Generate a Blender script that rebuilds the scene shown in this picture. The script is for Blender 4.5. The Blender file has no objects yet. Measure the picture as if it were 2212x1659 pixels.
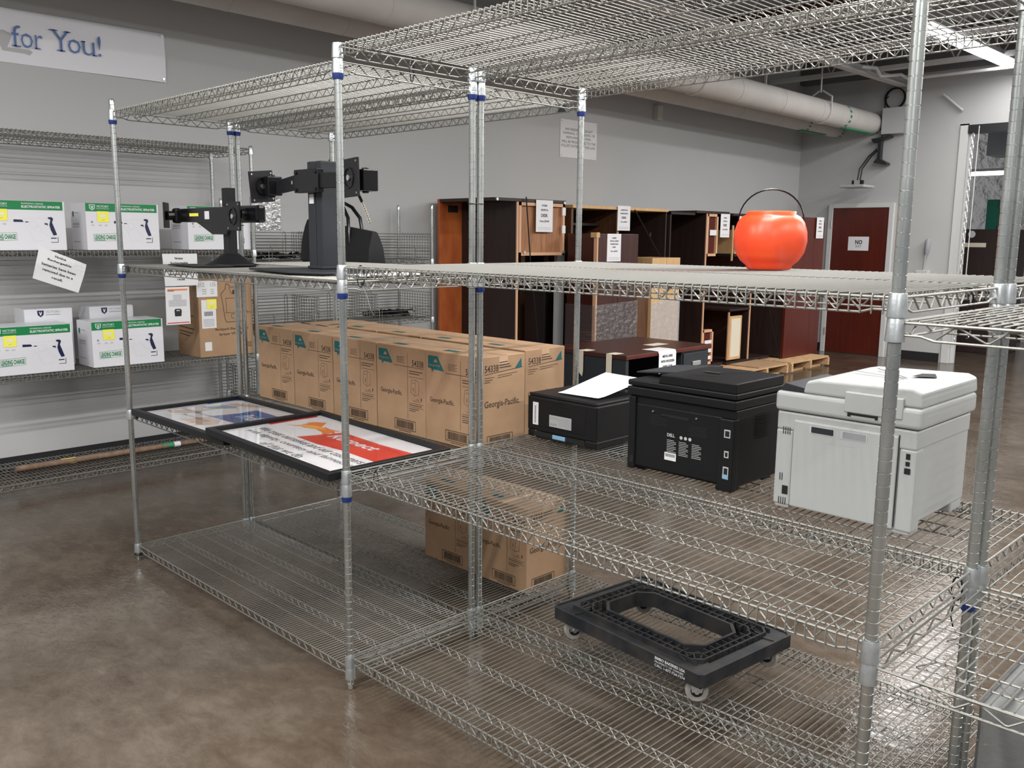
import bpy, bmesh, math, random
from math import sin, cos, pi, radians
from mathutils import Vector, Matrix

random.seed(7)
S = bpy.context.scene
COL = S.collection

# ------------------------------------------------------------------ camera
def make_camera():
    yaw, pitch, roll = -0.7821, -0.1625, 0.0096
    cy, sy, cp, sp = cos(yaw), sin(yaw), cos(pitch), sin(pitch)
    fwd = Vector((sy*cp, cy*cp, sp)); right = Vector((cy, -sy, 0)); up = right.cross(fwd)
    cr, sr = cos(roll), sin(roll)
    r2 = right*cr + up*sr; u2 = up*cr - right*sr
    cam = bpy.data.cameras.new('camera'); o = bpy.data.objects.new('camera', cam)
    COL.objects.link(o)
    m = Matrix((r2, u2, -fwd)).transposed().to_4x4(); m.translation = Vector((2.4931, -1.7136, 1.5877))
    o.matrix_world = m
    cam.sensor_width = 36; cam.sensor_fit = 'HORIZONTAL'; cam.lens = 1944.5/2212*36
    cam.clip_start = 0.02; cam.clip_end = 100
    S.camera = o
make_camera()

# ------------------------------------------------------------------ world, exposure, lights
w = bpy.data.worlds.new('World'); S.world = w; w.use_nodes = True
w.node_tree.nodes['Background'].inputs[0].default_value = (0.93, 0.96, 1.0, 1)
w.node_tree.nodes['Background'].inputs[1].default_value = 0.27
S.view_settings.view_transform = 'Standard'; S.view_settings.look = 'None'
S.view_settings.exposure = 0.36; S.view_settings.gamma = 1.0; S.view_settings.use_curve_mapping = False
LAMP_W = 122
# fixtures hang at z 3.6 and run along y: (x, y centre)
LAMPS = [(-1.12, 8.85), (1.15, -2.6), (1.15, 1.2), (1.15, 5.0), (1.15, 8.8),
         (4.2, -3.4), (4.2, 0.6), (4.2, 4.6), (4.2, 8.6), (-1.12, -3.2)]

# ------------------------------------------------------------------ materials
MATS = {}
def mat(name, col=(.5, .5, .5), rough=.5, metal=0.0, noise=None, bump=None, spec=None, rnoise=None, emit=None, sss=0, coat=0, stretch=None):
    if name in MATS: return MATS[name]
    m = bpy.data.materials.new(name); m.use_nodes = True; MATS[name] = m
    nt = m.node_tree; b = nt.nodes['Principled BSDF']
    b.inputs['Base Color'].default_value = (*col, 1); b.inputs['Roughness'].default_value = rough
    b.inputs['Metallic'].default_value = metal
    if spec is not None: b.inputs['Specular IOR Level'].default_value = spec
    if coat: b.inputs['Coat Weight'].default_value = coat; b.inputs['Coat Roughness'].default_value = .08
    if sss:
        b.inputs['Subsurface Weight'].default_value = sss; b.inputs['Subsurface Radius'].default_value = (.08, .03, .01)
        b.inputs['Subsurface Scale'].default_value = .5
    if emit:
        b.inputs['Emission Color'].default_value = (*emit[0], 1); b.inputs['Emission Strength'].default_value = emit[1]
    co = None
    if noise or bump or rnoise:
        tc = nt.nodes.new('ShaderNodeTexCoord'); mp = nt.nodes.new('ShaderNodeMapping')
        nt.links.new(tc.outputs['Object'], mp.inputs[0]); co = mp.outputs[0]
        if stretch: mp.inputs['Scale'].default_value = stretch
    if noise:
        n = nt.nodes.new('ShaderNodeTexNoise'); n.inputs['Scale'].default_value = noise[0]; n.inputs['Detail'].default_value = 6
        r = nt.nodes.new('ShaderNodeValToRGB'); nt.links.new(co, n.inputs['Vector']); nt.links.new(n.outputs['Fac'], r.inputs[0])
        r.color_ramp.elements[0].position = .35; r.color_ramp.elements[1].position = .68
        r.color_ramp.elements[0].color = (*noise[1], 1); r.color_ramp.elements[1].color = (*col, 1)
        nt.links.new(r.outputs[0], b.inputs['Base Color'])
    if rnoise:
        n = nt.nodes.new('ShaderNodeTexNoise'); n.inputs['Scale'].default_value = rnoise[0]; n.inputs['Detail'].default_value = 4
        mr = nt.nodes.new('ShaderNodeMapRange'); nt.links.new(co, n.inputs['Vector']); nt.links.new(n.outputs['Fac'], mr.inputs[0])
        mr.inputs[3].default_value = rnoise[1]; mr.inputs[4].default_value = rnoise[2]; nt.links.new(mr.outputs[0], b.inputs['Roughness'])
    if bump:
        n = nt.nodes.new('ShaderNodeTexNoise'); n.inputs['Scale'].default_value = bump[0]; n.inputs['Detail'].default_value = 4
        bp = nt.nodes.new('ShaderNodeBump'); bp.inputs['Strength'].default_value = bump[1]; bp.inputs['Distance'].default_value = bump[2] if len(bump) > 2 else .01
        nt.links.new(co, n.inputs['Vector']); nt.links.new(n.outputs['Fac'], bp.inputs['Height']); nt.links.new(bp.outputs[0], b.inputs['Normal'])
    return m

def film_mat(name, gloss=.25, rough=.08, bump=None, tint=(1, 1, 1), white=0.0):
    if name in MATS: return MATS[name]
    m = bpy.data.materials.new(name); m.use_nodes = True; MATS[name] = m; nt = m.node_tree
    nt.nodes.remove(nt.nodes['Principled BSDF']); out = nt.nodes['Material Output']
    t = nt.nodes.new('ShaderNodeBsdfTransparent'); t.inputs[0].default_value = (*tint, 1)
    g = nt.nodes.new('ShaderNodeBsdfGlossy'); g.inputs['Roughness'].default_value = rough
    lw = nt.nodes.new('ShaderNodeLayerWeight'); lw.inputs[0].default_value = .25
    mr = nt.nodes.new('ShaderNodeMapRange'); mr.inputs[3].default_value = gloss*.35; mr.inputs[4].default_value = min(1, gloss*2.2)
    nt.links.new(lw.outputs['Fresnel'], mr.inputs[0])
    mx = nt.nodes.new('ShaderNodeMixShader'); nt.links.new(mr.outputs[0], mx.inputs[0])
    nt.links.new(t.outputs[0], mx.inputs[1]); nt.links.new(g.outputs[0], mx.inputs[2])
    last = mx
    if white:
        d = nt.nodes.new('ShaderNodeBsdfDiffuse'); d.inputs[0].default_value = (.8, .8, .82, 1)
        m2 = nt.nodes.new('ShaderNodeMixShader'); m2.inputs[0].default_value = white
        nt.links.new(mx.outputs[0], m2.inputs[1]); nt.links.new(d.outputs[0], m2.inputs[2]); last = m2
    if bump:
        tc = nt.nodes.new('ShaderNodeTexCoord'); mp = nt.nodes.new('ShaderNodeMapping'); nt.links.new(tc.outputs['Object'], mp.inputs[0])
        mp.inputs['Scale'].default_value = bump[2]
        n = nt.nodes.new('ShaderNodeTexNoise'); n.inputs['Scale'].default_value = bump[0]; n.inputs['Detail'].default_value = 3
        bp = nt.nodes.new('ShaderNodeBump'); bp.inputs['Strength'].default_value = bump[1]; bp.inputs['Distance'].default_value = .02
        nt.links.new(mp.outputs[0], n.inputs['Vector']); nt.links.new(n.outputs['Fac'], bp.inputs['Height']); nt.links.new(bp.outputs[0], g.inputs['Normal'])
    nt.links.new(last.outputs[0], out.inputs[0])
    return m

M = dict(
    post=mat('galvanised_post', (.60, .62, .60), .30, .92, noise=(14, (.40, .42, .41)), rnoise=(30, .18, .42), stretch=(1, 1, .35)),
    wire=mat('zinc_wire', (.215, .211, .193), .42, .45),
    collar=mat('cast_collar', (.56, .59, .60), .38, .85, noise=(60, (.44, .46, .47)), bump=(120, .15, .002)),
    sleeve=mat('black_sleeve', (.015, .015, .017), .5),
    tape=mat('blue_tape', (.006, .022, .15), .5),
    blackpl=mat('black_plastic', (.008, .008, .009), .45, spec=.28, bump=(400, .12, .001)),
    blackgl=mat('black_gloss_plastic', (.006, .006, .007), .25, spec=.35),
    steel=mat('black_painted_steel', (.009, .0095, .011), .45, spec=.3),
    dkgrey=mat('charcoal_plastic', (.022, .024, .029), .55, spec=.35, bump=(300, .15, .001)),
    board=mat('cardboard', (.385, .245, .142), .85, noise=(9, (.345, .212, .12)), bump=(180, .12, .002)),
    teal=mat('teal_print', (.0, .10, .105), .7), ink=mat('dark_ink', (.055, .035, .022), .8),
    pinktape=mat('clear_tape', (.52, .34, .21), .22),
    white=mat('white_paper', (.74, .73, .75), .6), whitebox=mat('white_carton', (.70, .70, .735), .38),
    offw=mat('off_white_plastic', (.42, .43, .425), .42), offw2=mat('light_grey_plastic', (.50, .51, .51), .5),
    green=mat('green_print', (.0, .20, .055), .45), navy=mat('navy_print', (.008, .012, .06), .4),
    yellow=mat('yellow_paper', (.86, .82, .10), .7), greyink=mat('grey_ink', (.28, .28, .30), .7), lgrey=mat('pale_grey_ink', (.58, .58, .60), .6),
    black=mat('black_ink', (.02, .02, .02), .6), wall=None,
    red=mat('red_print', (.62, .045, .03), .4), orange=mat('orange_print', (.80, .22, .04), .4), gold=mat('golden_print', (.85, .42, .08), .4),
    blue=mat('blue_print', (.015, .11, .36), .4), ltblue=mat('light_blue_print', (.22, .42, .60), .4), tan=mat('tan_print', (.62, .46, .36), .5),
    cherry=mat('cherry_laminate', (.060, .014, .009), .38, noise=(3, (.035, .009, .007)), stretch=(8, 8, .7)),
    cherryred=mat('cherry_laminate_red', (.098, .0135, .007), .35, noise=(3, (.075, .0105, .006)), stretch=(8, 8, .6)),
    dkbrown=mat('dark_walnut_laminate', (.030, .016, .014), .45, noise=(4, (.02, .011, .01)), stretch=(8, 8, .7)),
    brown=mat('brown_laminate', (.12, .05, .02), .45, noise=(4, (.08, .033, .014)), stretch=(8, 8, .7)),
    oak=mat('raw_oak', (.40, .19, .085), .6, noise=(5, (.26, .11, .05)), stretch=(9, 9, 1)),
    orangewood=mat('orange_lit_wood', (.55, .15, .035), .4, noise=(3.5, (.34, .07, .02)), stretch=(2, 2, .8)),  # orange light on the desk tops' inner sides is put into this colour
    edge=mat('raw_edge_band', (.62, .36, .22), .6), maple=mat('light_maple', (.62, .40, .19), .55, noise=(4, (.54, .33, .15)), stretch=(8, 8, .8)),
    pine=mat('pallet_pine', (.62, .40, .22), .75, noise=(6, (.46, .28, .14)), stretch=(6, 1, 6)),
    beige=mat('masking_tape', (.66, .60, .48), .7), charcoal=mat('charcoal_desk_metal', (.022, .026, .030), .4, .1),
    silver=mat('silver', (.7, .7, .7), .3, .9), bagblack=mat('black_bag_fabric', (.006, .006, .007), .8, bump=(300, .3, .002)),
    chain=mat('pale_chain', (.65, .6, .5), .35, .7),
    pumpkin=mat('orange_plastic', (.86, .105, .032), .36, noise=(7, (.82, .068, .018)), sss=.35),
    caster=mat('grey_caster_wheel', (.38, .35, .32), .5, noise=(30, (.28, .26, .24))),
    dolly=mat('scuffed_black_plastic', (.011, .013, .017), .6, spec=.3, noise=(14, (.035, .033, .032)), bump=(90, .2, .003)),
    duct=mat('white_pipe_jacket', (.62, .58, .55), .6, noise=(3, (.56, .53, .50))),
    steelw=mat('white_painted_steel', (.58, .58, .57), .5), foil=mat('foil_insulation', (.75, .72, .70), .28, .85, bump=(5, .9, .06)),
    darkdeck=mat('grey_roof_deck', (.42, .42, .43), .6), topshade=mat('wall_top_shade', (.13, .13, .135), .6), rust=mat('red_oxide_steel', (.10, .025, .018), .7),
    rubber=mat('black_baseboard', (.012, .012, .013), .5), darkgap=mat('dark_recess', (.006, .006, .006), .8),
    glow=mat('lamp_tube', (1, 1, 1), .4, emit=((.88, .91, 1.0), 5.0)),
    dirt=mat('stick_wood', (.27, .17, .115), .85, noise=(25, (.16, .10, .07))),
    greytape=mat('green_tape', (.02, .25, .10), .5), pinkwire=mat('orange_label', (.72, .25, .12), .6),
    greybox=mat('grey_cabinet', (.30, .31, .31), .4), dkgreen=mat('dark_green', (.0, .09, .06), .5),
)

def wall_material():
    m = mat('painted_wall', (.47, .47, .468), .62, noise=(.7, (.45, .45, .447)), bump=(160, .10, .002)); M['wall'] = m
wall_material()

def floor_material():
    m = bpy.data.materials.new('polished_concrete'); m.use_nodes = True; nt = m.node_tree; b = nt.nodes['Principled BSDF']
    tc = nt.nodes.new('ShaderNodeTexCoord')
    def noise(sc, det, vec=(1, 1, 1), dist=0.0, rough=.6):
        mp = nt.nodes.new('ShaderNodeMapping'); mp.inputs['Scale'].default_value = vec; mp.inputs['Rotation'].default_value = (0, 0, .6)
        nt.links.new(tc.outputs['Object'], mp.inputs[0])
        n = nt.nodes.new('ShaderNodeTexNoise'); n.inputs['Scale'].default_value = sc; n.inputs['Detail'].default_value = det
        n.inputs['Roughness'].default_value = rough; n.inputs['Distortion'].default_value = dist
        nt.links.new(mp.outputs[0], n.inputs['Vector']); return n
    n1 = noise(1.7, 8, (1, 1.0, 1), .6, .62); n2 = noise(7, 8, (1, 1.6, 1), .3, .7); n3 = noise(.45, 3)
    r = nt.nodes.new('ShaderNodeValToRGB'); e = r.color_ramp.elements
    e[0].position = .33; e[0].color = (.052, .035, .024, 1); e[1].position = .68; e[1].color = (.152, .124, .099, 1)
    x = e.new(.5); x.color = (.092, .071, .053, 1)
    mx = nt.nodes.new('ShaderNodeMix'); mx.data_type = 'FLOAT'; mx.inputs[0].default_value = .5
    nt.links.new(n1.outputs['Fac'], mx.inputs[2]); nt.links.new(n2.outputs['Fac'], mx.inputs[3])
    nt.links.new(mx.outputs[0], r.inputs[0])
    m2 = nt.nodes.new('ShaderNodeMix'); m2.data_type = 'RGBA'; m2.blend_type = 'MULTIPLY'; m2.inputs[0].default_value = .35
    r3 = nt.nodes.new('ShaderNodeValToRGB'); r3.color_ramp.elements[0].position = .35; r3.color_ramp.elements[1].position = .65
    r3.color_ramp.elements[0].color = (.7, .66, .6, 1)
    nt.links.new(n3.outputs['Fac'], r3.inputs[0]); nt.links.new(r.outputs[0], m2.inputs[6]); nt.links.new(r3.outputs[0], m2.inputs[7])
    nt.links.new(m2.outputs[2], b.inputs['Base Color'])
    mr = nt.nodes.new('ShaderNodeMapRange'); mr.inputs[3].default_value = .05; mr.inputs[4].default_value = .17
    nt.links.new(n2.outputs['Fac'], mr.inputs[0]); nt.links.new(mr.outputs[0], b.inputs['Roughness'])
    n4 = noise(26, 3, (1, 2.2, 1), .8)
    bp = nt.nodes.new('ShaderNodeBump'); bp.inputs['Strength'].default_value = .5; bp.inputs['Distance'].default_value = .0032
    nt.links.new(n4.outputs['Fac'], bp.inputs['Height']); nt.links.new(bp.outputs[0], b.inputs['Normal'])
    b.inputs['Specular IOR Level'].default_value = .5
    M['floor'] = m
floor_material()

# ------------------------------------------------------------------ mesh helpers
TG = {}
def tgeo(s, bold=0.0, shear=0.0):
    k = (s, bold, shear)
    if k in TG: return TG[k]
    cu = bpy.data.curves.new('txt', 'FONT'); cu.body = s; cu.resolution_u = 2; cu.offset = bold; cu.shear = shear; cu.fill_mode = 'FRONT'
    ob = bpy.data.objects.new('txt', cu); me = bpy.data.meshes.new_from_object(ob)
    vs = [(v.co.x, v.co.y) for v in me.vertices]; fs = [tuple(p.vertices) for p in me.polygons]
    bpy.data.objects.remove(ob); bpy.data.curves.remove(cu); bpy.data.meshes.remove(me)
    if vs:
        x0 = min(v[0] for v in vs); x1 = max(v[0] for v in vs); y0 = min(v[1] for v in vs); y1 = max(v[1] for v in vs)
        vs = [((x-x0)/(x1-x0), (y-y0)/(y1-y0)) for x, y in vs]
    TG[k] = (vs, fs); return TG[k]

class MB:
    def __init__(s): s.v = []; s.f = []; s.mi = []; s.mats = []; s.cur = 0
    def m(s, material):
        if isinstance(material, str): material = M[material]
        if material not in s.mats: s.mats.append(material)
        s.cur = s.mats.index(material); return s
    def add(s, vs, fs):
        if not s.mats: raise Exception('set material')
        b = len(s.v); s.v += [tuple(v) for v in vs]; s.f += [tuple(i+b for i in f) for f in fs]; s.mi += [s.cur]*len(fs); return s
    def box(s, x0, x1, y0, y1, z0, z1, rot=None, piv=None):
        vs = [Vector((x, y, z)) for x in (x0, x1) for y in (y0, y1) for z in (z0, z1)]
        if rot is not None:
            p = Vector(piv if piv is not None else ((x0+x1)/2, (y0+y1)/2, (z0+z1)/2)); vs = [p + rot @ (v-p) for v in vs]
        return s.add(vs, [(0, 1, 3, 2), (4, 6, 7, 5), (0, 4, 5, 1), (2, 3, 7, 6), (0, 2, 6, 4), (1, 5, 7, 3)])
    def tube(s, pts, r, n=6, closed=False):
        P = [Vector(p) for p in pts]; rings = []; N = len(P); prev = None
        for i, p in enumerate(P):
            if closed: t = (P[(i+1) % N]-P[i-1])
            elif i == 0: t = P[1]-P[0]
            elif i == N-1: t = P[-1]-P[-2]
            else: t = (P[i+1]-P[i]).normalized() + (P[i]-P[i-1]).normalized()
            if t.length < 1e-9: t = P[min(i+1, N-1)]-P[i-1]
            t.normalize()
            if prev is None:
                a = Vector((0, 0, 1)) if abs(t.z) < .9 else Vector((1, 0, 0)); u = t.cross(a).normalized()
            else:
                u = prev - t*prev.dot(t); u = u.normalized() if u.length > 1e-6 else t.orthogonal().normalized()
            prev = u; w_ = t.cross(u); rr = r[i] if isinstance(r, (list, tuple)) else r
            rings.append([p + (u*cos(2*pi*k/n) + w_*sin(2*pi*k/n))*rr for k in range(n)])
        vs = [v for rg in rings for v in rg]; fs = []
        for i in range(N if closed else N-1):
            j = (i+1) % N
            for k in range(n): fs.append((i*n+k, i*n+(k+1) % n, j*n+(k+1) % n, j*n+k))
        if not closed: fs += [tuple(range(n-1, -1, -1)), tuple((N-1)*n+k for k in range(n))]
        return s.add(vs, fs)
    def lathe(s, prof, n=16, c=(0, 0, 0), rfun=None, cap=True):
        vs = []; fs = []
        for r, z in prof:
            for k in range(n):
                a = 2*pi*k/n; q = r*(rfun(a, z) if rfun else 1); vs.append((c[0]+q*cos(a), c[1]+q*sin(a), c[2]+z))
        for i in range(len(prof)-1):
            for k in range(n): fs.append((i*n+k, i*n+(k+1) % n, (i+1)*n+(k+1) % n, (i+1)*n+k))
        if cap: fs += [tuple(range(n-1, -1, -1)), tuple((len(prof)-1)*n+k for k in range(n))]
        return s.add(vs, fs)
    def prism(s, poly, a0, a1, axis='z'):
        # poly in the plane perpendicular to axis; y axis: poly=(x,z); x axis: poly=(y,z)
        def P(p, a): return {'z': (p[0], p[1], a), 'y': (p[0], a, p[1]), 'x': (a, p[0], p[1])}[axis]
        n = len(poly); vs = [P(p, a0) for p in poly]+[P(p, a1) for p in poly]
        fs = [tuple(range(n)), tuple(range(2*n-1, n-1, -1))]+[(i, (i+n), ((i+1) % n)+n, (i+1) % n) for i in range(n)]
        return s.add(vs, fs)
    def cyl(s, p0, p1, r, n=12, r2=None): return s.tube([p0, p1], [r, r if r2 is None else r2], n)
    def poly(s, pts, o, ux, uy, off=0.0):
        o, ux, uy = Vector(o), Vector(ux), Vector(uy); nn = ux.cross(uy).normalized()*off
        return s.add([o+ux*p[0]+uy*p[1]+nn for p in pts], [tuple(range(len(pts)))])
    def rect(s, x0, x1, y0, y1, o, ux, uy, off=0.0): return s.poly([(x0, y0), (x1, y0), (x1, y1), (x0, y1)], o, ux, uy, off)
    def text(s, t, x, y, w_, h, o, ux, uy, off=.0006, bold=0.0, shear=0.0):
        vs, fs = tgeo(t, bold, shear); o, ux, uy = Vector(o), Vector(ux), Vector(uy); nn = ux.cross(uy).normalized()*off
        return s.add([o+ux*(x+a*w_)+uy*(y+b*h)+nn for a, b in vs], fs)
    def line(s, x0, y0, x1, y1, t, o, ux, uy, off=.0006):
        d = Vector((x1-x0, y1-y0)); q = Vector((-d.y, d.x)).normalized()*t/2
        return s.poly([(x0+q.x, y0+q.y), (x0-q.x, y0-q.y), (x1-q.x, y1-q.y), (x1+q.x, y1+q.y)], o, ux, uy, off)
    def mesh(s, name, smooth=False, bevel=0, seg=2, minlen=None):
        me = bpy.data.meshes.new(name); me.from_pydata(s.v, [], s.f)
        for m_ in s.mats: me.materials.append(m_)
        me.polygons.foreach_set('material_index', s.mi)
        bm = bmesh.new(); bm.from_mesh(me)
        bmesh.ops.recalc_face_normals(bm, faces=[f for f in bm.faces if all(len(e.link_faces) == 2 for e in f.edges)])
        if bevel:
            es = [e for e in bm.edges if len(e.link_faces) == 2 and e.calc_face_angle(0) > .5 and min(f.calc_area() for f in e.link_faces) > (bevel*3)**2]
            if es: bmesh.ops.bevel(bm, geom=es, offset=bevel, segments=seg, affect='EDGES', profile=.5, clamp_overlap=True)
        bm.to_mesh(me); bm.free()
        if smooth: 
            for p in me.polygons: p.use_smooth = True
            if smooth != 'all':
                try: me.set_sharp_from_angle(angle=.7)
                except Exception: pass
        me.update(); return me
    def build(s, name, parent=None, loc=(0, 0, 0), rz=0, **k):
        return link(name, s.mesh(name, **k), parent, loc, rz)

def link(name, data, parent=None, loc=(0, 0, 0), rz=0):
    o = bpy.data.objects.new(name, data); COL.objects.link(o); o.parent = parent; o.location = loc; o.rotation_euler = (0, 0, rz); return o
def tag(o, label, cat, group=None, kind=None):
    o['label'] = label; o['category'] = cat
    if group: o['group'] = group
    if kind: o['kind'] = kind
    return o
def thing(name, label, cat, loc=(0, 0, 0), rz=0, group=None):
    return tag(link(name, None, None, loc, rz), label, cat, group)
def struct(mb, name, **k):
    o = mb.build(name, **k); o['kind'] = 'structure'; return o
def copy_tree(o, parent=None):
    kids = list(o.children); c = o.copy(); COL.objects.link(c); c.parent = parent
    for ch in kids: copy_tree(ch, c)
    return c

X_, Y_, Z_ = Vector((1, 0, 0)), Vector((0, 1, 0)), Vector((0, 0, 1))
def rotm(ax, deg): return Matrix.Rotation(radians(deg), 3, ax)
FACE_FRONT = lambda x, y, z: ((x, y, z), X_, Z_)            # a plane facing -y, text runs +x
FACE_RIGHT = lambda x, y, z: ((x, y, z), Y_, Z_)            # a plane facing +x, text runs +y
FACE_TOP = lambda x, y, z: ((x, y, z), X_, Y_)

# ------------------------------------------------------------------ room
XW, YB, ZC = -3.95, 10.6, 4.25
struct(MB().m('floor').box(-4.1, 9, -7, 26, -.1, 0), 'floor')
struct(MB().m('wall').box(XW-.15, XW, -7, YB, 0, ZC), 'wall_left')
b = MB().m('wall'); OX0, OX1, OZ = -1.69, .9, 3.02
b.box(XW-.15, OX0-.11, YB, YB+.2, 0, ZC); b.box(OX0-.11, OX0, YB, YB+.2, 0, OZ+.02)
b.box(OX0-.11, OX1, YB, YB+.2, OZ, ZC); b.box(OX1, 9, YB, YB+.2, 0, ZC)
struct(b, 'wall_back')
b = MB().m('darkdeck'); b.box(-4.1, 9, -7, 26, ZC, ZC+.1)
for i in range(66): b.box(-4.0+i*.2, -3.93+i*.2, -7, 26, ZC-.035, ZC)
struct(b, 'ceiling')
b = MB().m('rubber'); b.box(XW, XW+.008, -7, YB, 0, .115); struct(b, 'baseboard_left')
b = MB().m('rubber'); b.box(-2.50, OX0-.13, YB-.008, YB, 0, .12); b.box(XW+.01, -3.46, YB-.008, YB, 0, .12); struct(b, 'baseboard_back')
b = MB().m('steelw'); b.box(OX0-.1, OX0-.002, YB-.02, YB+.22, 0, OZ); b.box(OX0, OX0+.04, YB+.03, YB+.1, 0, OZ); struct(b, 'trim_1', bevel=.004)
b = MB().m('rubber'); b.box(OX0, OX1, YB-.03, YB+.15, OZ-.10, OZ); struct(b, 'trim_2')
# dark bar standing in for the shadow along the top of the back wall
b = MB().m('topshade'); b.box(XW, 6, YB-.14, YB, 3.72, ZC-.04); struct(b, 'shade_bar')
# red door with frame
b = MB().m('cherryred'); b.box(-3.385, -2.60, YB-.035, YB-.002, .01, 2.02)
d = struct(b, 'door_1', bevel=.003)
b = MB().m('steelw'); b.box(-3.45, -3.385, YB-.05, YB-.001, 0, 2.08); b.box(-2.60, -2.535, YB-.05, YB-.001, 0, 2.08); b.box(-3.385, -2.60, YB-.05, YB-.001, 2.02, 2.08)
b.build('door_frame', d, bevel=.004)
for z in (.25, 1.75): MB().m('silver').cyl((-3.392, YB-.055, z), (-3.392, YB-.055, z+.1), .009).build('hinge', d, smooth=True)
sg = MB().m('white').box(-.145, .145, -.002, 0, 0, .19); sg.m('black').text('NO', -.045, .085, .10, .06, *FACE_FRONT(0, -.002, 0), bold=.03); sg.text('EXIT', -.035, .045, .08, .028, *FACE_FRONT(0, -.002, 0))
tag(sg.build('paper_sign', loc=(-2.995, YB-.036, 1.44)), 'white paper sign reading NO EXIT taped to the red door', 'sign')

# next room seen through the opening
struct(MB().m('foil').box(-4.5, 6, 17.0, 17.1, 0, 4.2), 'wall_far')
struct(MB().m('wall').box(-1.85, 1.5, 14.2, 14.35, 0, 4.2), 'wall_beyond')
bb = MB().m('darkdeck'); bb.box(-4.5, 4, 13.2, 13.35, 3.25, 3.45); struct(bb, 'trim_4')
t = thing('roof_joist', 'open web joist beyond the wall opening', 'joist', (0, 12.4, 3.5))
MB().m('steelw').box(-4, 2, -.03, .03, 0, .04).box(-4, 2, -.03, .03, .5, .54).build('chord', t)
q = MB().m('steelw')
for i in range(24): q.tube([(-4+i*.25, 0, .02 if i % 2 else .52), (-3.75+i*.25, 0, .52 if i % 2 else .02)], .012, 5)
q.build('web', t)
q = MB().m('greybox').box(-.55, .55, -.3, .3, 0, .5); q.m('black').rect(.05, .25, .18, .3, *FACE_FRONT(0, -.3, 0), off=.002)
tag(q.build('duct_heater', loc=(-2.1, 14.6, 2.95)), 'pale grey unit heater hung in the room beyond the opening', 'heater')
t = thing('strip_light', 'lit strip light in the room beyond the opening', 'lamp', (-2.15, 13.6, 2.62))
MB().m('steelw').box(-.5, .5, -.06, .06, .03, .07).build('housing', t); MB().m('glow').cyl((-.48, 0, 0), (.48, 0, 0), .03).build('tube', t, smooth=True)
q = MB().m('dkbrown').box(-.42, .42, -.35, .35, 0, 1.75); q.m('beige').rect(-.2, .1, 1.5, 1.56, *FACE_FRONT(0, -.35, 0), off=.002); q.m('lgrey').poly([(-.3+.05*cos(a*pi/6), 1.68+.05*sin(a*pi/6)) for a in range(12)], *FACE_FRONT(0, -.35, 0), off=.003).poly([(-.1+.05*cos(a*pi/6), 1.68+.05*sin(a*pi/6)) for a in range(12)], *FACE_FRONT(0, -.35, 0), off=.003)
tag(q.build('wooden_cabinet', loc=(-1.92, 12.4, 0), bevel=.01), 'dark brown cabinet standing in the room beyond the opening', 'cabinet')
tag(MB().m('dkgreen').box(-.07, .07, -.05, .05, 0, .42).box(.07, .16, -.05, .05, .05, .3).build('green_carton', loc=(-1.88, 12.4, 1.75)), 'dark green object standing on the brown cabinet beyond the opening', 'object')
def chain(name, x, y, z0, z1, label, r=.012):
    q = MB().m('silver'); n = int((z1-z0)/(r*3)); 
    for i in range(n):
        z = z0+i*r*3; a = (i % 2)
        q.tube([((x+cos(k*pi/4)*r*.7) if a else x, y if a else y+cos(k*pi/4)*r*.7, z+sin(k*pi/4)*r*1.8) for k in range(8)], r*.28, 4, closed=True)
    return tag(q.build(name), label, 'chain')
chain('hoist_chain', OX0+.07, YB-.055, .3, 3.0, 'silver hoist chain hanging at the left edge of the wall opening', .022)
tag(MB().m('steelw').cyl((0, 0, 0), (0, 0, 2.1), .006).build('pull_cord', loc=(OX0+.13, YB-.036, .9)), 'thin pull cord beside the hoist chain in the opening', 'cord')
q = MB().m('rubber').box(-.35, .35, -.3, .3, 0, .1); q.m('rust').box(-.2, .2, -.2, .2, .1, .16)
tag(q.build('floor_mat', loc=(-1.95, 15.2, 0)), 'low dark pallet item on the floor past the opening', 'object')

# wall fittings on the back wall
t = thing('access_point', 'flat white panel hanging from a conduit bracket on the back wall above the red door', 'panel', (-2.93, YB-.35, 2.27))
MB().m('offw').box(-.17, .17, -.17, .17, 0, .035).build('panel', t, bevel=.01)
q = MB().m('blackpl'); 
for k in (-.018, .018): q.tube([(k+.02, 0, .1), (k+.03, .02, .25), (k+.07, .18, .42), (k+.12, .3, .52)], .009, 6)
q.build('conduit', t, smooth=True)
q = MB().m('silver').box(-.03, .05, -.03, .03, .035, .1); q.m('blackpl').box(-.06, -.03, -.03, .03, .05, .1).box(.05, .08, -.03, .03, .05, .1); q.build('clamp', t)
q = MB().m('charcoal').prism([(.08, .60), (.30, .66), (.30, .68), (.05, .65)], .22, .34, 'y').box(.14, .18, .24, .32, .36, .64).prism([(.10, .34), (.28, .30), (.28, .33), (.15, .40)], .22, .34, 'y'); q.build('wall_bracket', t)
q = MB().m('blackpl').tube([(.16, .3, .65), (.16, .33, 1.15), (.20, .33, 1.2)], .006, 5); q.build('cable', t)
q = MB().m('offw2').box(0, .32, -.12, 0, 0, .34)
tag(q.build('wall_cabinet', loc=(-2.76, YB, 2.97), bevel=.01), 'light grey wall box below the coiled cable on the back wall', 'cabinet')
q = MB().m('blackpl')
for j in range(3): q.tube([(.13*cos(k*pi/8), -.02*j, .13*sin(k*pi/8)) for k in range(16)], .008, 5, closed=True)
q.m('steelw').tube([(.14, -.03, -.08), (.20, -.03, .10), (.16, -.03, .12)], .01, 5)
tag(q.build('cable_coil', loc=(-2.63, YB-.03, 3.43)), 'coiled black cable hung on the back wall above the grey box', 'cable')
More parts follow.
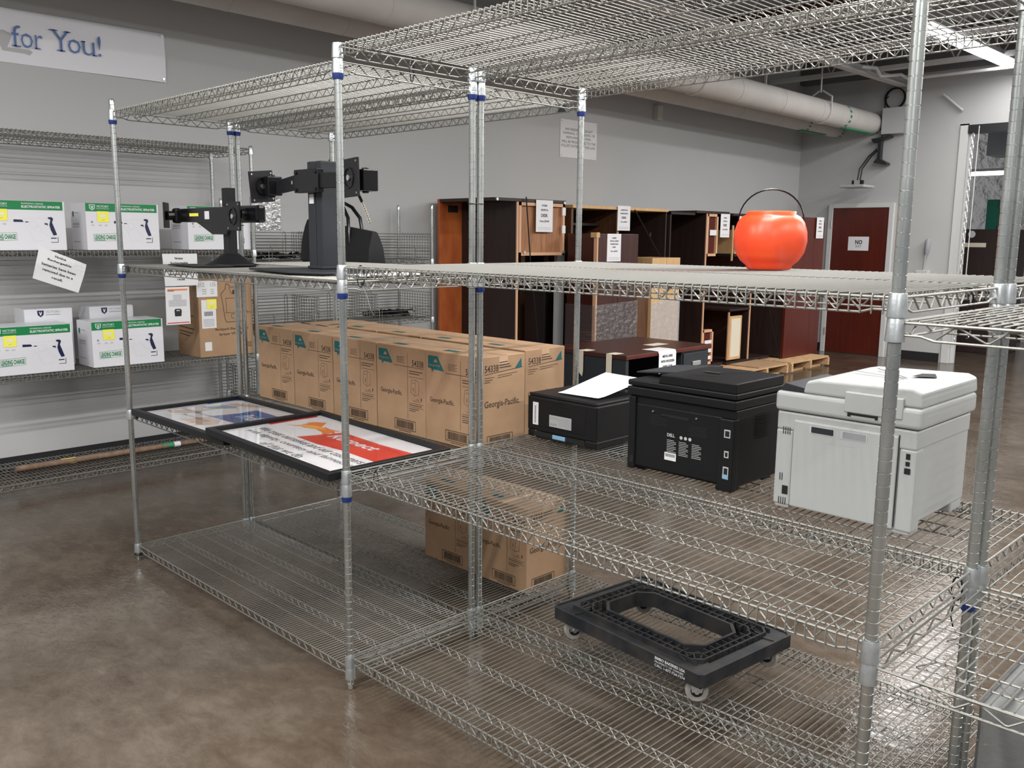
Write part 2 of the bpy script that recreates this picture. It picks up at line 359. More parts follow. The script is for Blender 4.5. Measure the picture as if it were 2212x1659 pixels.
tag(MB().m('steelw').tube([(0, 0, .0), (.25, 0, -.22)], .016, 6).build('conduit_stub', loc=(-2.02, YB-.04, 3.42)), 'short slanted metal conduit stub on the back wall', 'conduit')
t = thing('lever_handle', 'grey lever with a padded grip mounted on the back wall right of the red door', 'lever', (-2.09, YB-.06, 1.14))
MB().m('offw2').box(-.08, .08, -.05, .05, 0, .06).build('base', t, bevel=.006)
MB().m('silver').cyl((0, 0, .06), (.02, 0, .30), .012).build('rod', t, smooth=True)
MB().m('greyink').tube([(.02, 0, .26), (.03, 0, .32), (.035, 0, .44), (.04, 0, .47)], [.018, .034, .034, .012], 10).build('grip', t, smooth=True)

# ceiling services
def pipe(name, x, z0, z1, r, label, y0=-6.5, y1=YB):
    t = thing(name, label, 'pipe', (x, 0, 0))
    q = MB().m('duct').tube([(0, y0, z0), (0, y1, z1)], r, 28); q.build('pipe_run', t, smooth=True)
    for y in (y1-.06, y1-1.0):
        z = z0+(z1-z0)*(y-y0)/(y1-y0); g = MB(); n = 28
        for k in range(n):
            a0, a1 = 2*pi*k/n, 2*pi*(k+1)/n
            g.m('greytape' if k % 2 else 'duct').add([(cos(a)*(r+.002), y+dy, z+sin(a)*(r+.002)) for dy in (0, .05) for a in (a0, a1)], [(0, 1, 3, 2)])
        g.build('green_band', t)
    for k in range(12):
        y = y0+6.1+k*.93; z = z0+(z1-z0)*(y-y0)/(y1-y0)
        if y < y1-.2: MB().m('duct').tube([(0, y, z), (0, y+.012, z)], r+.003, 28).build('joint_seam', t, smooth=True)
    return t
p1 = pipe('drain_pipe', -2.92, 3.30, 3.125, .142, 'large cream pipe running under the ceiling, nearer and higher of the pair')
p2 = pipe('drain_pipe', -3.42, 3.27, 3.09, .11, 'cream pipe running under the ceiling beside the left wall, farther of the pair')
MB().m('greytape').box(-.03, .06, 9.68, 10.45, 2.985, 3.0).build('green_strip', p1)
MB().m('greytape').box(-.03, .04, 9.5, 10.2, 2.982, 2.992).build('green_strip', p2)
h0 = None
for i, (x, y) in enumerate([(-2.92, 3.15), (-2.92, 9.05), (-2.92, 6.3)]):
    zc = 3.30-(y+6.5)/17.1*.175
    if h0 is None:
        h0 = thing('pipe_hanger', '', 'hanger', (x, y, zc), 0, 'rod hangers carrying the cream pipe')
        q = MB().m('steelw').tube([(.148, 0, .0), (.148, 0, .16), (.02, 0, .24)], .011, 5).tube([(-.148, 0, .0), (-.148, 0, .16), (-.02, 0, .24)], .011, 5)
        q.tube([(.148*cos(a), 0, .148*sin(a)) for a in [-pi*k/10 for k in range(11)]], .008, 5)
        q.build('clevis', h0)
        MB().m('steelw').cyl((0, 0, .22), (0, 0, .93), .010, 6).build('rod', h0); h = h0
    else:
        h = copy_tree(h0); h.location = (x, y, zc)
    h['label'] = ['white clevis hanger on the cream pipe, left of the shelving top', 'white clevis hanger on the cream pipe near the back wall', 'white clevis hanger on the cream pipe above the furniture'][i]
tag(MB().m('steelw').box(-.012, .012, -.012, .012, 0, 1.0).build('hanger_rod', loc=(-3.25, 8.3, 3.2)), 'thin vertical rod hanging behind the cream pipe near the corner', 'rod')
tag(MB().m('duct').box(0, .06, -.05, .05, 0, .16).build('junction_box', loc=(XW, 7.1, 2.93)), 'small grey junction box high on the left wall under the pipes', 'box')

def joist(y, label, z=3.62):
    t = thing('roof_joist', label, 'joist', (0, y, z), 0, 'roof joists')
    q = MB().m('steelw').box(-3.9, 8.9, -.06, -.012, 0, .045).box(-3.9, 8.9, .012, .06, 0, .045); q.build('bottom_chord', t)
    q = MB().m('rust' if y == 8.15 else 'offw2').box(-3.9, 8.9, -.06, .06, .5, .56); q.build('top_chord', t)
    q = MB().m('steelw')
    for i in range(26):
        xa = -3.8+i*.5; q.tube([(xa, 0, .5), (xa+.25, 0, .03), (xa+.5, 0, .5)], .014, 5)
    q.build('web', t)
joist(8.15, 'white open web roof joist nearest the strip light'); joist(9.55, 'white open web roof joist closest to the back wall')
joist(6.6, 'white open web roof joist above the desks'); joist(5.0, 'white open web roof joist over the pallets, nearest of those seen through the top shelves')
joist(3.2, 'open web roof joist above the back of the shelving'); joist(1.4, 'open web roof joist above the middle of the shelving')
joist(-.4, 'open web roof joist above the front of the shelving')
tag(MB().m('steelw').box(-.05, .05, 4.2, YB-.01, 0, .03).box(-.012, .012, 4.2, YB-.01, .03, .1).build('strut_rail', loc=(-2.52, 0, 3.56)), 'long white steel rail under the joists running to the back wall', 'rail')
tag(MB().m('steelw').tube([(0, 8.9, .0), (.04, 9.2, .02), (-.03, 9.5, -.03), (.05, 9.9, .03), (.02, 10.5, 0)], .02, 8).build('flex_conduit', loc=(-2.36, 0, 3.58)), 'wavy white flexible conduit beside the ceiling rail', 'conduit')
tag(MB().m('steelw').tube([(-2.2, 0, 0), (3, 0, 0)], .02, 8).build('sprinkler_pipe', loc=(0, 9.9, 3.55)), 'thin white pipe crossing under the joists by the back wall', 'pipe')

# lamps: housing, lens, tubes and the light of each fixture
lamp0 = None
LLAB = ['lit fluorescent strip light hanging at the upper right near the back wall'] + ['ceiling strip light of the open hall, outside the view']*9
for i, (x, y) in enumerate(LAMPS):
    if lamp0 is None:
        lamp0 = thing('strip_light', '', 'lamp', (x, y, 3.6))
        q = MB().m('steelw').prism([(-.10, .03), (.10, .03), (.06, .10), (-.06, .10)], -1.45, 1.45, 'y'); q.build('housing', lamp0)
        q = MB().m('glow')
        q.box(-.085, -.006, -1.43, 1.43, -.004, .028).box(.006, .085, -1.43, 1.43, -.004, .028)
        q.build('tube', lamp0, smooth=True); L = lamp0
    else:
        L = copy_tree(lamp0); L.location = (x, y, 3.6); L['group'] = 'hall strip lights'
    if i == 1: lamp0['group'] = 'hall strip lights'
    L['label'] = LLAB[i]
    if i > 1: 
        continue
    ld = bpy.data.lights.new('strip_light_glow', 'AREA'); ld.shape = 'RECTANGLE'; ld.size = .16; ld.size_y = 2.85; ld.energy = LAMP_W if i else LAMP_W*.30; ld.color = (1.0, .985, .955)
    if i == 0:
        lo = bpy.data.objects.new('strip_light_glow', ld); COL.objects.link(lo); lo.location = (0, 0, -.018); lo.parent = L
    HALL = ld

for o in bpy.data.objects:
    if o.type == 'LIGHT' and o.parent is not lamp0: o.data = HALL

# ------------------------------------------------------------------ wire shelving
def post_mesh(h, name='post', n=14):
    prof = [(.0075, 0), (.0105, .002), (.0105, .010), (.0122, .012)]; r = .0127; z = .0254
    prof.append((r, .014))
    while z < h-.02:
        prof += [(r, z-.0014), (r-.0011, z-.0006), (r-.0011, z+.0006), (r, z+.0014)]; z += .0254
    prof += [(r, h-.004), (r-.003, h), (r-.006, h+.001)]
    q = MB().m('post').lathe(prof, n)
    return q.mesh(name, smooth=True)
PM = post_mesh(2.184)
CH = .046
def collar_mesh():
    q = MB().m('collar').lathe([(.0140, CH-.001), (.0158, CH), (.0166, CH-.002), (.0188, .004), (.0188, 0), (.0140, 0)], 20, cap=False)
    q.m('sleeve').lathe([(.0132, CH-.003), (.0150, CH-.0025), (.0150, CH-.006)], 20, cap=False)
    return q.mesh('collar', smooth=True)
CM = collar_mesh()
def tape_mesh(slip=0):
    q = MB().m('tape').lathe([(.0130, -.003), (.0182, 0), (.0178, -.010), (.0160, -.018), (.0130, -.019)], 16, cap=False)
    return q.mesh('tape_band', smooth=True)
TM = tape_mesh()

def snake(q, p0, d, L, z0, z1, per, r, skew=.5, n=5):
    N = max(2, int(L/per)); per = L/N; P = []
    for k in range(N):
        a = p0 + d*(k*per); 
        P += [(a+d*(per*.04)).to_tuple()[:2]+(z0,), (a+d*(per*(skew-.06))).to_tuple()[:2]+(z1,), (a+d*(per*(skew+.06))).to_tuple()[:2]+(z1,), (a+d*(per*.96)).to_tuple()[:2]+(z0,)]
    q.tube(P, r, n)

def shelf_mesh(L, D, pins=True, pitch=.0225, snk=.052, trusses=(.14, .5, .86), singles=(), name='wire_shelf', lo=False):
    """origin at the left front post, z=0 is the top of the collars (deck level)"""
    q = MB().m('wire'); n = 5 if lo else 6; e = .017
    zt, zb = -.0095, -.040
    for y in (0, D):
        q.tube([(e, y, zt), (L-e, y, zt)], .0031, n)
        q.tube([(e, y, zb+.007), (e+.03, y, zb+.007), (e+.055, y, zb), (L-e-.055, y, zb), (L-e-.03, y, zb+.007), (L-e, y, zb+.007)], .0027, n)
        yi = y+(.004 if y == 0 else -.004)
        snake(q, Vector((.07, yi, 0)), X_, L-.14, zb+.004, zt-.004, snk, .0021, .42)
    for x in (0, L):
        q.tube([(x, e, zt), (x, D-e, zt)], .0031, n)
        q.tube([(x, e, zb+.007), (x, e+.03, zb+.007), (x, e+.055, zb), (x, D-e-.055, zb), (x, D-e-.03, zb+.007), (x, D-e, zb+.007)], .0027, n)
        snake(q, Vector((x+(.004 if x == 0 else -.004), .06, 0)), Y_, D-.12, zb+.004, zt-.004, max(.05, snk), .0021, .42)
    for f in trusses:
        y = D*f
        q.tube([(.03, y, -.0075), (L-.03, y, -.0075)], .0021, 5); q.tube([(.05, y, zb+.006), (L-.05, y, zb+.006)], .0021, 5)
        snake(q, Vector((.05, y, 0)), X_, L-.1, zb+.008, -.0095, snk, .0017, .5, 4)
    for f in singles:
        q.tube([(.02, D*f, -.0075), (L-.02, D*f, -.0075)], .0021, 5)
    N = int((L-.05)/pitch); p = (L-.05)/N
    for k in range(N+1):
        x = .025+k*p
        if pins: P = [(x, -.0045, zb-.002), (x, -.0045, -.010), (x, -.002, -.0035), (x, .006, -.0035), (x, .03, -.0035), (x, D-.03, -.0035), (x, D-.006, -.0035), (x, D+.002, -.0035), (x, D+.0045, -.010), (x, D+.0045, zb-.002)]
        else: P = [(x, .001, -.0050), (x, D-.001, -.0050)]
        q.tube(P, .00172, 4 if lo else 5)
    return q.mesh(name, smooth=True)

def shelf(parent, me, x0, y0, z, L, D, label=None):
    o = link('wire_shelf', me, parent, (x0, y0, z))
    if label: o['label'] = label
    for cx, cy in ((0, 0), (L, 0), (0, D), (L, D)): link('collar', CM, o, (cx, cy, -CH))
    return o

LA, LB, LC, D1, G, D2 = 1.786, 1.811, 1.80, .5787, .036, .5622
YR = D1+G                       # front line of the rear row
ZL = [.040, .706, 1.398, 2.092]  # lowest collar bottoms
m_b1 = shelf_mesh(LA, D1, False, .0165, .052, (.33, .67), (.17, .5, .83))
m_b1t = shelf_mesh(LA, D1, True, .0225)
m_b2 = shelf_mesh(LB, D1, True, .0225)
m_b3 = shelf_mesh(LC, D1, False, .0200, .092, (.2, .5, .8), ())
m_b4 = shelf_mesh(LA, D2, True, .0200, .055, (.25, .6))
m_b5 = shelf_mesh(LB, D2, True, .0225)
m_b6 = shelf_mesh(LC, D2, True, .0240)

front = thing('wire_shelving', 'nearest long run of chrome wire shelving, holding the framed posters and monitor stands', 'shelving')
for x, y in ((-LA, 0), (0, 0), (LB, 0), (LB+LC, 0), (-LA, D1), (0, D1), (LB, D1), (LB+LC, D1)): link('post', PM, front, (x, y, 0))
for k, z in enumerate(ZL):
    shelf(front, m_b1 if k < 3 else m_b1t, -LA, 0, z+CH, LA, D1)
    shelf(front, m_b2, 0, 0, z+2*CH, LB, D1)
    shelf(front, m_b3, LB, 0, z+CH, LC, D1)
for x, y, k in ((0, 0, 3), (0, 0, 2), (0, 0, 1), (-LA, 0, 3), (-LA, 0, 2), (0, D1, 3), (-LA, D1, 3), (LB, D1, 1)): link('tape_band', TM, front, (x, y, ZL[k]))
rear = thing('wire_shelving', 'second run of chrome wire shelving behind the first, carrying the cartons, printers and orange pail', 'shelving')
for x, y in ((-LA, YR), (.005, YR), (LB+.01, YR), (LB+LC, YR), (-LA, YR+D2), (.005, YR+D2), (LB+.01, YR+D2), (LB+LC, YR+D2)): link('post', PM, rear, (x, y, 0))
for k, z in enumerate(ZL):
    shelf(rear, m_b4, -LA, YR, z+CH, LA+.005, D2)
    shelf(rear, m_b5, .005, YR, z+2*CH, LB+.005, D2)
    shelf(rear, m_b6, LB+.01, YR, z+CH, LC-.01, D2)
for x, y, k in ((.005, YR, 3), (.005, YR, 2), (.005, YR+D2, 3), (-LA, YR, 3)): link('tape_band', TM, rear, (x, y, ZL[k]))

# ties and clips on the shelving
def tie(pts, r, label, tail=None):
    q = MB().m('blackgl').tube(pts, r, 5, closed=True)
    if tail: q.tube(tail, r*.9, 5); p = Vector(tail[0]); q.box(p.x-.004, p.x+.004, p.y-.003, p.y+.003, p.z-.004, p.z+.004)
    return tag(q.build('cable_tie'), label, 'cable tie')
def loop(cx, cy, z, rx, ry): return [(cx+rx*cos(a*pi/8), cy+ry*sin(a*pi/8), z) for a in range(16)]
def vloop(x, y, z, ry, rz, ax='y'): return [((x if ax == 'y' else x+ry*cos(a*pi/8)), (y+ry*cos(a*pi/8) if ax == 'y' else y), z+rz*sin(a*pi/8)) for a in range(16)]
tie(loop(.002, (D1+YR)/2, 1.705, .018, .036), .0018, 'black cable tie around the paired middle posts, above the printers')
tie(loop(-LA, (D1+YR)/2, 1.63, .018, .036), .0018, 'black cable tie around the paired left posts behind the small monitor stand')
tie(vloop(0, .30, 2.143, .008, .042), .0022, 'black cable tie joining the stacked top shelves behind the middle post')
tie(vloop(.075, .02, 1.455, .02, .035, 'x'), .0020, 'black cable tie with a long loose tail at the middle post', [(.09, .015, 1.43), (.12, .01, 1.40), (.155, .0, 1.355), (.18, -.005, 1.335)])
tie(vloop(LB, .40, 1.425, .02, .05), .0024, 'black cable tie joining two shelf ends beside the right rear post')
tie(vloop(LB-.02, D1-.03, .745, .012, .03, 'x'), .0022, 'black cable tie hooked under the collar of the right rear post', [(LB-.02, D1-.035, .72), (LB-.024, D1-.045, .68), (LB-.018, D1-.04, .65)])
tie(loop(-LA, 0, .030, .0185, .0185), .004, 'thick black tie around the foot of the far left post')
tie(vloop(.10, .05, .775, .012, .03, 'x'), .002, 'black cable tie under the shelf corner beside the red poster')
def clip(x, y, z, label, sx=.022):
    q = MB().m('charcoal').box(-sx, sx, -.006, .004, -.034, -.006); tag(q.build('shelf_clip', loc=(x, y, z), bevel=.003), label, 'clip')
clip(-LA+.075, -.004, ZL[2]+CH, 'dark clip on the shelf edge by the left post, at monitor stand height', .014)
clip(-LA+.075, -.004, ZL[1]+CH, 'dark clip on the shelf edge by the left post, below the framed posters', .014)
clip(-.10, YR+D2+.004, ZL[3]+CH-.004, 'black label clip under the back edge of the top shelf')

# ------------------------------------------------------------------ dispenser cartons
def gp_carton(rot90=False):
    W, D, H = .332, .245, .374
    q = MB().m('board').box(-W/2, W/2, -D/2, D/2, 0, H)
    def face(F, wd, front):
        o, ux, uy = F
        q.m('ink')
        if front:
            q.line(.215, .07, .215, H-.025, .0016, o, ux, uy); q.line(.125, H-.083, wd-.012, H-.083, .002, o, ux, uy)
            q.text('54338', .245, H-.078, .075, .026, o, ux, uy, bold=.012)
            for k in range(5): q.line(.14, H-.045-k*.006, .195-(.012 if k % 2 else 0), H-.045-k*.006, .0018, o, ux, uy)
            for k in range(2): q.line(.225, H-.100-k*.010, wd-.018-.02*k, H-.100-k*.010, .0035, o, ux, uy)
            q.line(.225, H-.124, wd-.012, H-.124, .0016, o, ux, uy)
            # outline drawing of a dispenser
            P = [(.235, .185), (.240, .237), (.268, .240), (.290, .232), (.288, .180), (.262, .172)]
            for i in range(6): q.line(*P[i], *P[(i+1) % 6], .0014, o, ux, uy)
            q.line(.268, .240, .262, .172, .0012, o, ux, uy); q.line(.247, .225, .262, .226, .0018, o, ux, uy); q.line(.252, .19, .252, .205, .003, o, ux, uy)
            q.poly([(.300, .160), (.308, .150), (.308, .170)], o, ux, uy, .0006); q.line(.25, .15, .30, .15, .0014, o, ux, uy); q.line(.27, .157, .29, .157, .002, o, ux, uy)
            for k, (t, l) in enumerate(((.0016, 0), (.003, .01), (.0016, 0), (.003, .03), (.003, .05))): q.line(.225, .138-k*.008, wd-.014-l, .138-k*.008, t, o, ux, uy)
            q.text('Georgia-Pacific.', .028, .158, .150, .026, o, ux, uy, bold=.012)
            bx0, bx1, by = .125, .265, .018
            q.m('teal').poly([(.016, H-.02), (.075, H-.02), (.115, H-.078), (.052, H-.075), (.042, H-.088), (.036, H-.073), (.016, H-.071)], o, ux, uy, .0006)
            q.m('board').poly([(.050, H-.045), (.064, H-.03), (.078, H-.045)], o, ux, uy, .0011); q.text('Georgia-Pacific', .022, H-.065, .07, .012, o, ux, uy, off=.0011)
        else:
            q.text('54338', .02, H-.062, .075, .028, o, ux, uy, bold=.012); q.line(.02, H-.07, wd-.015, H-.055, .002, o, ux, uy)
            for k in range(3): q.line(.10, H-.028-k*.010, .145+.01*k, H-.026-k*.010, .004, o, ux, uy)
            for k in range(3): q.line(.02, H-.083-k*.009, .075-.012*k, H-.083-k*.009, .002, o, ux, uy)
            for k in range(2): q.line(.09, H-.078-k*.009, .20-.03*k, H-.073-k*.009, .002, o, ux, uy)
            q.text('Georgia-Pacific.', .02, .165, .195, .034, o, ux, uy, bold=.012)
            bx0, bx1, by = .035, .175, .016
            q.m('teal').poly([(.185, H-.058), (.225, H-.056), (.222, H-.018)], o, ux, uy, .0006)
        q.m('ink')
        for a in ((bx0, by, bx1, by), (bx0, by+.042, bx1, by+.042), (bx0, by, bx0, by+.042), (bx1, by, bx1, by+.042)): q.line(*a, .003, o, ux, uy)
        x = bx0+.012
        rr = random.Random(3)
        while x < bx1-.012:
            t = rr.choice((.001, .0018, .003)); q.rect(x, x+t, by+.005, by+.037, o, ux, uy, .0006); x += t+rr.choice((.001, .0016))
        q.line(bx0+.03, by-.007, bx1-.03, by-.007, .003, o, ux, uy)
    face(FACE_FRONT(-W/2, -D/2, 0), W, True)
    face(FACE_RIGHT(W/2, -D/2, 0), D, False)
    face(((W/2, D/2, 0), -X_, Z_), W, True)
    q.m('ink').line(-W/2+.001, 0, W/2-.001, 0, .0015, *FACE_TOP(0, 0, H), off=.0008)
    q.m('pinktape').rect(-W/2, W/2, -.022, .022, *FACE_TOP(0, 0, H), off=.0005)
    q.m('pinktape').rect(-.024, .024, H-.035, H, *FACE_RIGHT(W/2, 0, 0), off=.0005)
    q.m('teal').rect(-.10, -.02, -.085, -.055, *FACE_TOP(0, 0, H), off=.0009)
    return q.mesh('dispenser_carton', bevel=.0025, seg=1)
GPM = gp_carton()
def carton(x, y, z, label, group, rz=0.0):
    return tag(link('dispenser_carton', GPM, None, (x, y, z), rz), label, 'box', group)
Z4 = ZL[1]+CH
for i, (xc, lab) in enumerate(zip((-1.521, -1.183, -.846, -.509, -.175), (
        'brown dispenser carton at the left end of the front row, beside the paired posts', 'brown dispenser carton second from the left in the front row behind the posters',
        'brown dispenser carton in the middle of the front row, partly behind the middle front post', 'brown dispenser carton next to the rightmost one of the front row behind the posters',
        'brown dispenser carton at the right end of the front row, behind the paired middle posts'))):
    carton(xc, .757, Z4, lab, 'dispenser cartons on the middle shelf', 0)
for xc, lab, r in ((-.222, 'brown dispenser carton at the right end of the back row, beside the small black printer', 0), (-.56, 'brown dispenser carton second from the right in the back row', .006),
                   (-.897, 'brown dispenser carton in the middle of the back row, only its top in view', 0), (-1.236, 'brown dispenser carton near the left end of the back row, only its top in view', -.004), (-1.529, 'brown dispenser carton ending the back row at the left', pi/2)):
    carton(xc, 1.050 if r < 1 else 1.02, Z4, lab, 'dispenser cartons on the middle shelf', r)
carton(-.185, 1.035, ZL[0]+CH, 'brown dispenser carton on the bottom shelf, right one of the two, showing its lit side', 'dispenser cartons on the bottom shelf')
carton(-.522, 1.035, ZL[0]+CH, 'brown dispenser carton on the bottom shelf, left one of the two', 'dispenser cartons on the bottom shelf')

# ------------------------------------------------------------------ framed posters
def frame_base(W, H, T=.028, b=.028):
    q = MB().m('steel')
    q.prism([(0, 0), (W, 0), (W-b, b), (b, b)], 0, T).prism([(0, H), (b, H-b), (W-b, H-b), (W, H)], 0, T).prism([(0, 0), (b, b), (b, H-b), (0, H)], 0, T).prism([(W, 0), (W, H), (W-b, H-b), (W-b, b)], 0, T)
    return q
GLASS = film_mat('picture_glass', .32, .01)
def poster(name, label, kind, loc, rot):
    W, H = .865, .555; t = thing(name, label, 'picture', loc); t.rotation_euler = rot
    frame_base(W, H).build('frame', t, bevel=.0015, seg=1)
    q = MB().m('white').box(.02, W-.02, .02, H-.02, .004, .012); F = ((0, 0, .012), X_, Y_)
    if kind == 'respect':
        q.m('red').poly([(.30, .235), (.345, .37), (.36, .42), (.60, .415), (.83, .43), (.825, .30), (.84, .245), (.60, .25), (.45, .232)], *F, off=.0006)
        q.poly([(.028, .27), (.05, .265), (.045, .40), (.05, .50), (.028, .51)], *F, off=.0006)
        q.m('white').text('Respect', .37, .31, .30, .075, *F, off=.0012, bold=.02, shear=.3)
        # a stylised bird in flight
        q.m('orange').poly([(.13, .44), (.115, .40), (.135, .405), (.13, .37), (.15, .385), (.152, .35), (.172, .37), (.18, .34), (.20, .36), (.215, .355), (.225, .40), (.20, .43), (.17, .465), (.15, .455)], *F, off=.0008)
        q.poly([(.22, .37), (.30, .355), (.34, .33), (.33, .375), (.36, .38), (.32, .40), (.335, .42), (.28, .41), (.235, .415)], *F, off=.0008)
        q.m('gold').poly([(.10, .315), (.125, .328), (.145, .345), (.19, .35), (.25, .375), (.28, .39), (.24, .405), (.19, .40), (.14, .37), (.125, .34)], *F, off=.001)
        q.m('black')
        for (tx, x, y, w_) in (('We treat ourselves and our customers', .085, .185, .70, ), ('with dignity, courtesy and fairness in', .08, .125, .72), ('all that we do.', .30, .065, .28)):
            q.text(tx, x, y, w_, .042, *F, off=.0006, shear=.25)
    else:
        q.m('blue').poly([(.33, .215), (.60, .225), (.615, .30), (.61, .43), (.50, .44), (.35, .445), (.36, .35)], *F, off=.0006)
        q.poly([(.028, .36), (.045, .36), (.045, .50), (.07, .525), (.028, .525)], *F, off=.0006)
        q.m('white').text('Pride', .42, .29, .15, .085, *F, off=.0012, bold=.02, shear=.3)
        q.m('tan').poly([(.10, .42), (.20, .44), (.30, .485), (.31, .515), (.20, .50), (.12, .46)], *F, off=.0008).poly([(.30, .09), (.50, .10), (.52, .16), (.45, .21), (.34, .20)], *F, off=.0007)
        q.m('ltblue').poly([(.09, .30), (.16, .31), (.24, .40), (.20, .43), (.12, .40)], *F, off=.0008)
        q.m('tan').poly([(.06, .14), (.13, .13), (.22, .22), (.20, .25), (.12, .22)], *F, off=.0009)
        q.m('greyink').text('Taking pride in what', .06, .20, .30, .035, *F, off=.0011, shear=.25); q.text('we do each day', .20, .14, .24, .035, *F, off=.0011, shear=.25)
    q.build('print', t)
    g = MB(); g.mats.append(GLASS); g.cur = 0
    g.add([(.026, .026, .016), (W-.026, .026, .016), (W-.026, H-.026, .016), (.026, H-.026, .016)], [(0, 1, 2, 3)]); g.build('glass', t)
    return t
ZD = ZL[1]+CH+.001
poster('framed_poster', 'black framed poster with blue Pride panel, partly under the red one', 'pride', (-1.650, -.050, ZD), (0, 0, .01))
poster('framed_poster', 'black framed poster with red Respect panel and bird, lying over the blue one', 'respect', (-.893, -.062, ZD+.0325), (0, .028, .008))

# ------------------------------------------------------------------ monitor stands
def vesa(parent, loc, rz, tilt=0, s=.06):
    q = MB().m('steel').box(-s, s, -.004, .004, -s, s)
    o = q.build('mounting_plate', parent, bevel=.002); o.location = loc; o.rotation_euler = (0, tilt, rz)
    r = MB().m('blackgl').tube([(.034*cos(a*pi/8), -.006, .034*sin(a*pi/8)) for a in range(16)], .003, 5, closed=True)
    r.m('silver').cyl((0, -.005, 0), (0, -.010, 0), .010, 12)
    for a in (-1, 1):
        for c in (-1, 1): r.cyl((a*s*.82, -.003, c*s*.82), (a*s*.82, -.0055, c*s*.82), .0035, 8)
    r.build('pivot_disc', o); return o
t = thing('monitor_stand', 'smaller black dual monitor stand with flat base, left one on the shelf', 'monitor stand', (-1.305, .30, ZL[2]+CH))
q = MB().m('steel').prism([(-.23, -.19), (.07, -.21), (.12, -.12), (.10, .07), (-.20, .07)], 0, .005); q.build('base', t, bevel=.002)
MB().m('steel').lathe([(.125, .004), (.10, .012), (.075, .026), (.050, .045), (.036, .055)], 28).build('base_hump', t, smooth='all')
MB().m('steel').box(-.027, .027, -.020, .020, .04, .345).build('column', t, bevel=.003)
q = MB().m('blackgl').prism([(-.43, .196), (.12, .190), (.26, .200), (.26, .250), (.12, .262), (-.43, .258)], -.042, -.022, 'y').prism([(-.09, .14), (.05, .14), (.07, .195), (-.24, .195)], -.041, -.023, 'y')
q.m('yellow').rect(-.30, -.21, .222, .236, *FACE_FRONT(0, -.042, 0), off=.001); q.m('white').rect(-.15, -.105, .208, .244, *FACE_FRONT(0, -.042, 0), off=.001); q.build('cross_arm', t, bevel=.003)
for x0, x1, y0, y1 in ((-.455, -.415, -.06, -.02), (.20, .375, -.075, -.03)):
    q = MB().m('blackgl').box(x0, x1, y0, y1, .190, .262).cyl(((x0+x1)/2, y0-.03, .226), ((x0+x1)/2, y0, .226), .022, 12); q.build('swivel', t, bevel=.012)
vesa(t, (-.475, -.075, .228), -.60); vesa(t, (.255, -.115, .216), -.05, 0, .060)
t = thing('monitor_stand', 'larger black dual monitor stand with thick grey column, beside the middle post', 'monitor stand', (-.555, .30, ZL[2]+CH+.0022))
q = MB().m('dkgrey').prism([(-.27, -.18), (.14, -.25), (.30, -.20), (.28, .09), (-.18, .09)], 0, .008); q.build('base', t, bevel=.003)
q = MB().m('dkgrey').box(-.052, .0, -.036, .036, .008, .42).box(.003, .046, -.036, .036, .008, .42).box(-.058, .052, -.042, .042, .0085, .02); q.m('white').rect(-.040, -.008, .26, .296, *FACE_FRONT(0, -.036, 0), off=.001); q.build('column', t, bevel=.004)
q = MB().m('steel').prism([(-.24, .300), (-.08, .315), (.08, .315), (.34, .310), (.34, .365), (.08, .372), (-.08, .372), (-.24, .352)], -.066, -.048, 'y'); q.m('blackgl').box(-.085, .08, -.075, -.046, .300, .388)
q.m('silver').rect(-.118, -.108, .335, .348, *FACE_FRONT(0, -.066, 0), off=.001); q.build('cross_arm', t, bevel=.003)
for a in (-.07, .065):
    for c in (.312, .376): MB().m('blackpl').cyl((a, -.075, c), (a, -.080, c), .007, 8).build('bolt', t)
for x0, x1 in ((-.275, -.235), (.345, .405)):
    MB().m('blackgl').box(x0, x1, -.10, -.035, .295, .37).cyl(((x0+x1)/2, -.07, .288), ((x0+x1)/2, -.07, .377), .013, 10).build('swivel', t, bevel=.004)
vesa(t, (-.285, -.10, .330), 1.80, -.10, .062); vesa(t, (.375, -.135, .338), -.15, -.03, .066)
tag(MB().m('white').box(-.40, .40, -.19, .19, 0, .0015).build('paper_liner', loc=(-.46, .34, ZL[2]+CH+.0005)), 'white sheet lying under the larger monitor stand', 'paper')
# ------------------------------------------------------------------ handbag hung from the top shelf
t = thing('handbag', 'black handbag hanging by its chain strap from the top shelf behind the larger monitor stand', 'bag', (-1.84, 1.262, 1.420))
q = MB().m('bagblack'); prof = []
def ringp(w_, d_, z): return [(w_*cos(a*pi/10)*(1 if abs(cos(a*pi/10)) > .7 else 1), d_*sin(a*pi/10), z) for a in range(20)]
def sq(w_, d_, z): return [(w_*max(-1, min(1, 1.35*cos(a*pi/10))), d_*max(-1, min(1, 1.35*sin(a*pi/10))), z) for a in range(20)]
R_ = [sq(.325, .05, 0), sq(.335, .072, .02), sq(.33, .060, .12), sq(.325, .035, .19), sq(.318, .020, .222), sq(.315, .012, .226)]
vs = [(p[0], p[1], p[2]*(.98-.50*p[0])) for r in R_ for p in r]; fs = [(i*20+k, i*20+(k+1) % 20, (i+1)*20+(k+1) % 20, (i+1)*20+k) for i in range(5) for k in range(20)]
q.add(vs, fs+[tuple(range(19, -1, -1)), tuple(range(100, 120))]); q.build('body', t, smooth=True)
for s_ in (-1, 1):
    MB().m('blackgl').tube([(-.10, s_*.05, .12), (-.10, s_*.045, .24), (-.07, s_*.03, .31), (0, s_*.025, .345), (.07, s_*.03, .32), (.13, s_*.04, .26), (.15, s_*.05, .12)], .010, 8).build('handle', t, smooth=True)
MB().m('blackgl').tube([(-.12, -.02, .50), (-.06, -.01, .60), (-.04, -.012, .69), (-.01, -.012, .695), (.0, -.012, .68), (.06, -.01, .55), (.235, -.02, .345)], .0085, 6).build('strap', t, smooth=True)
q = MB().m('chain')
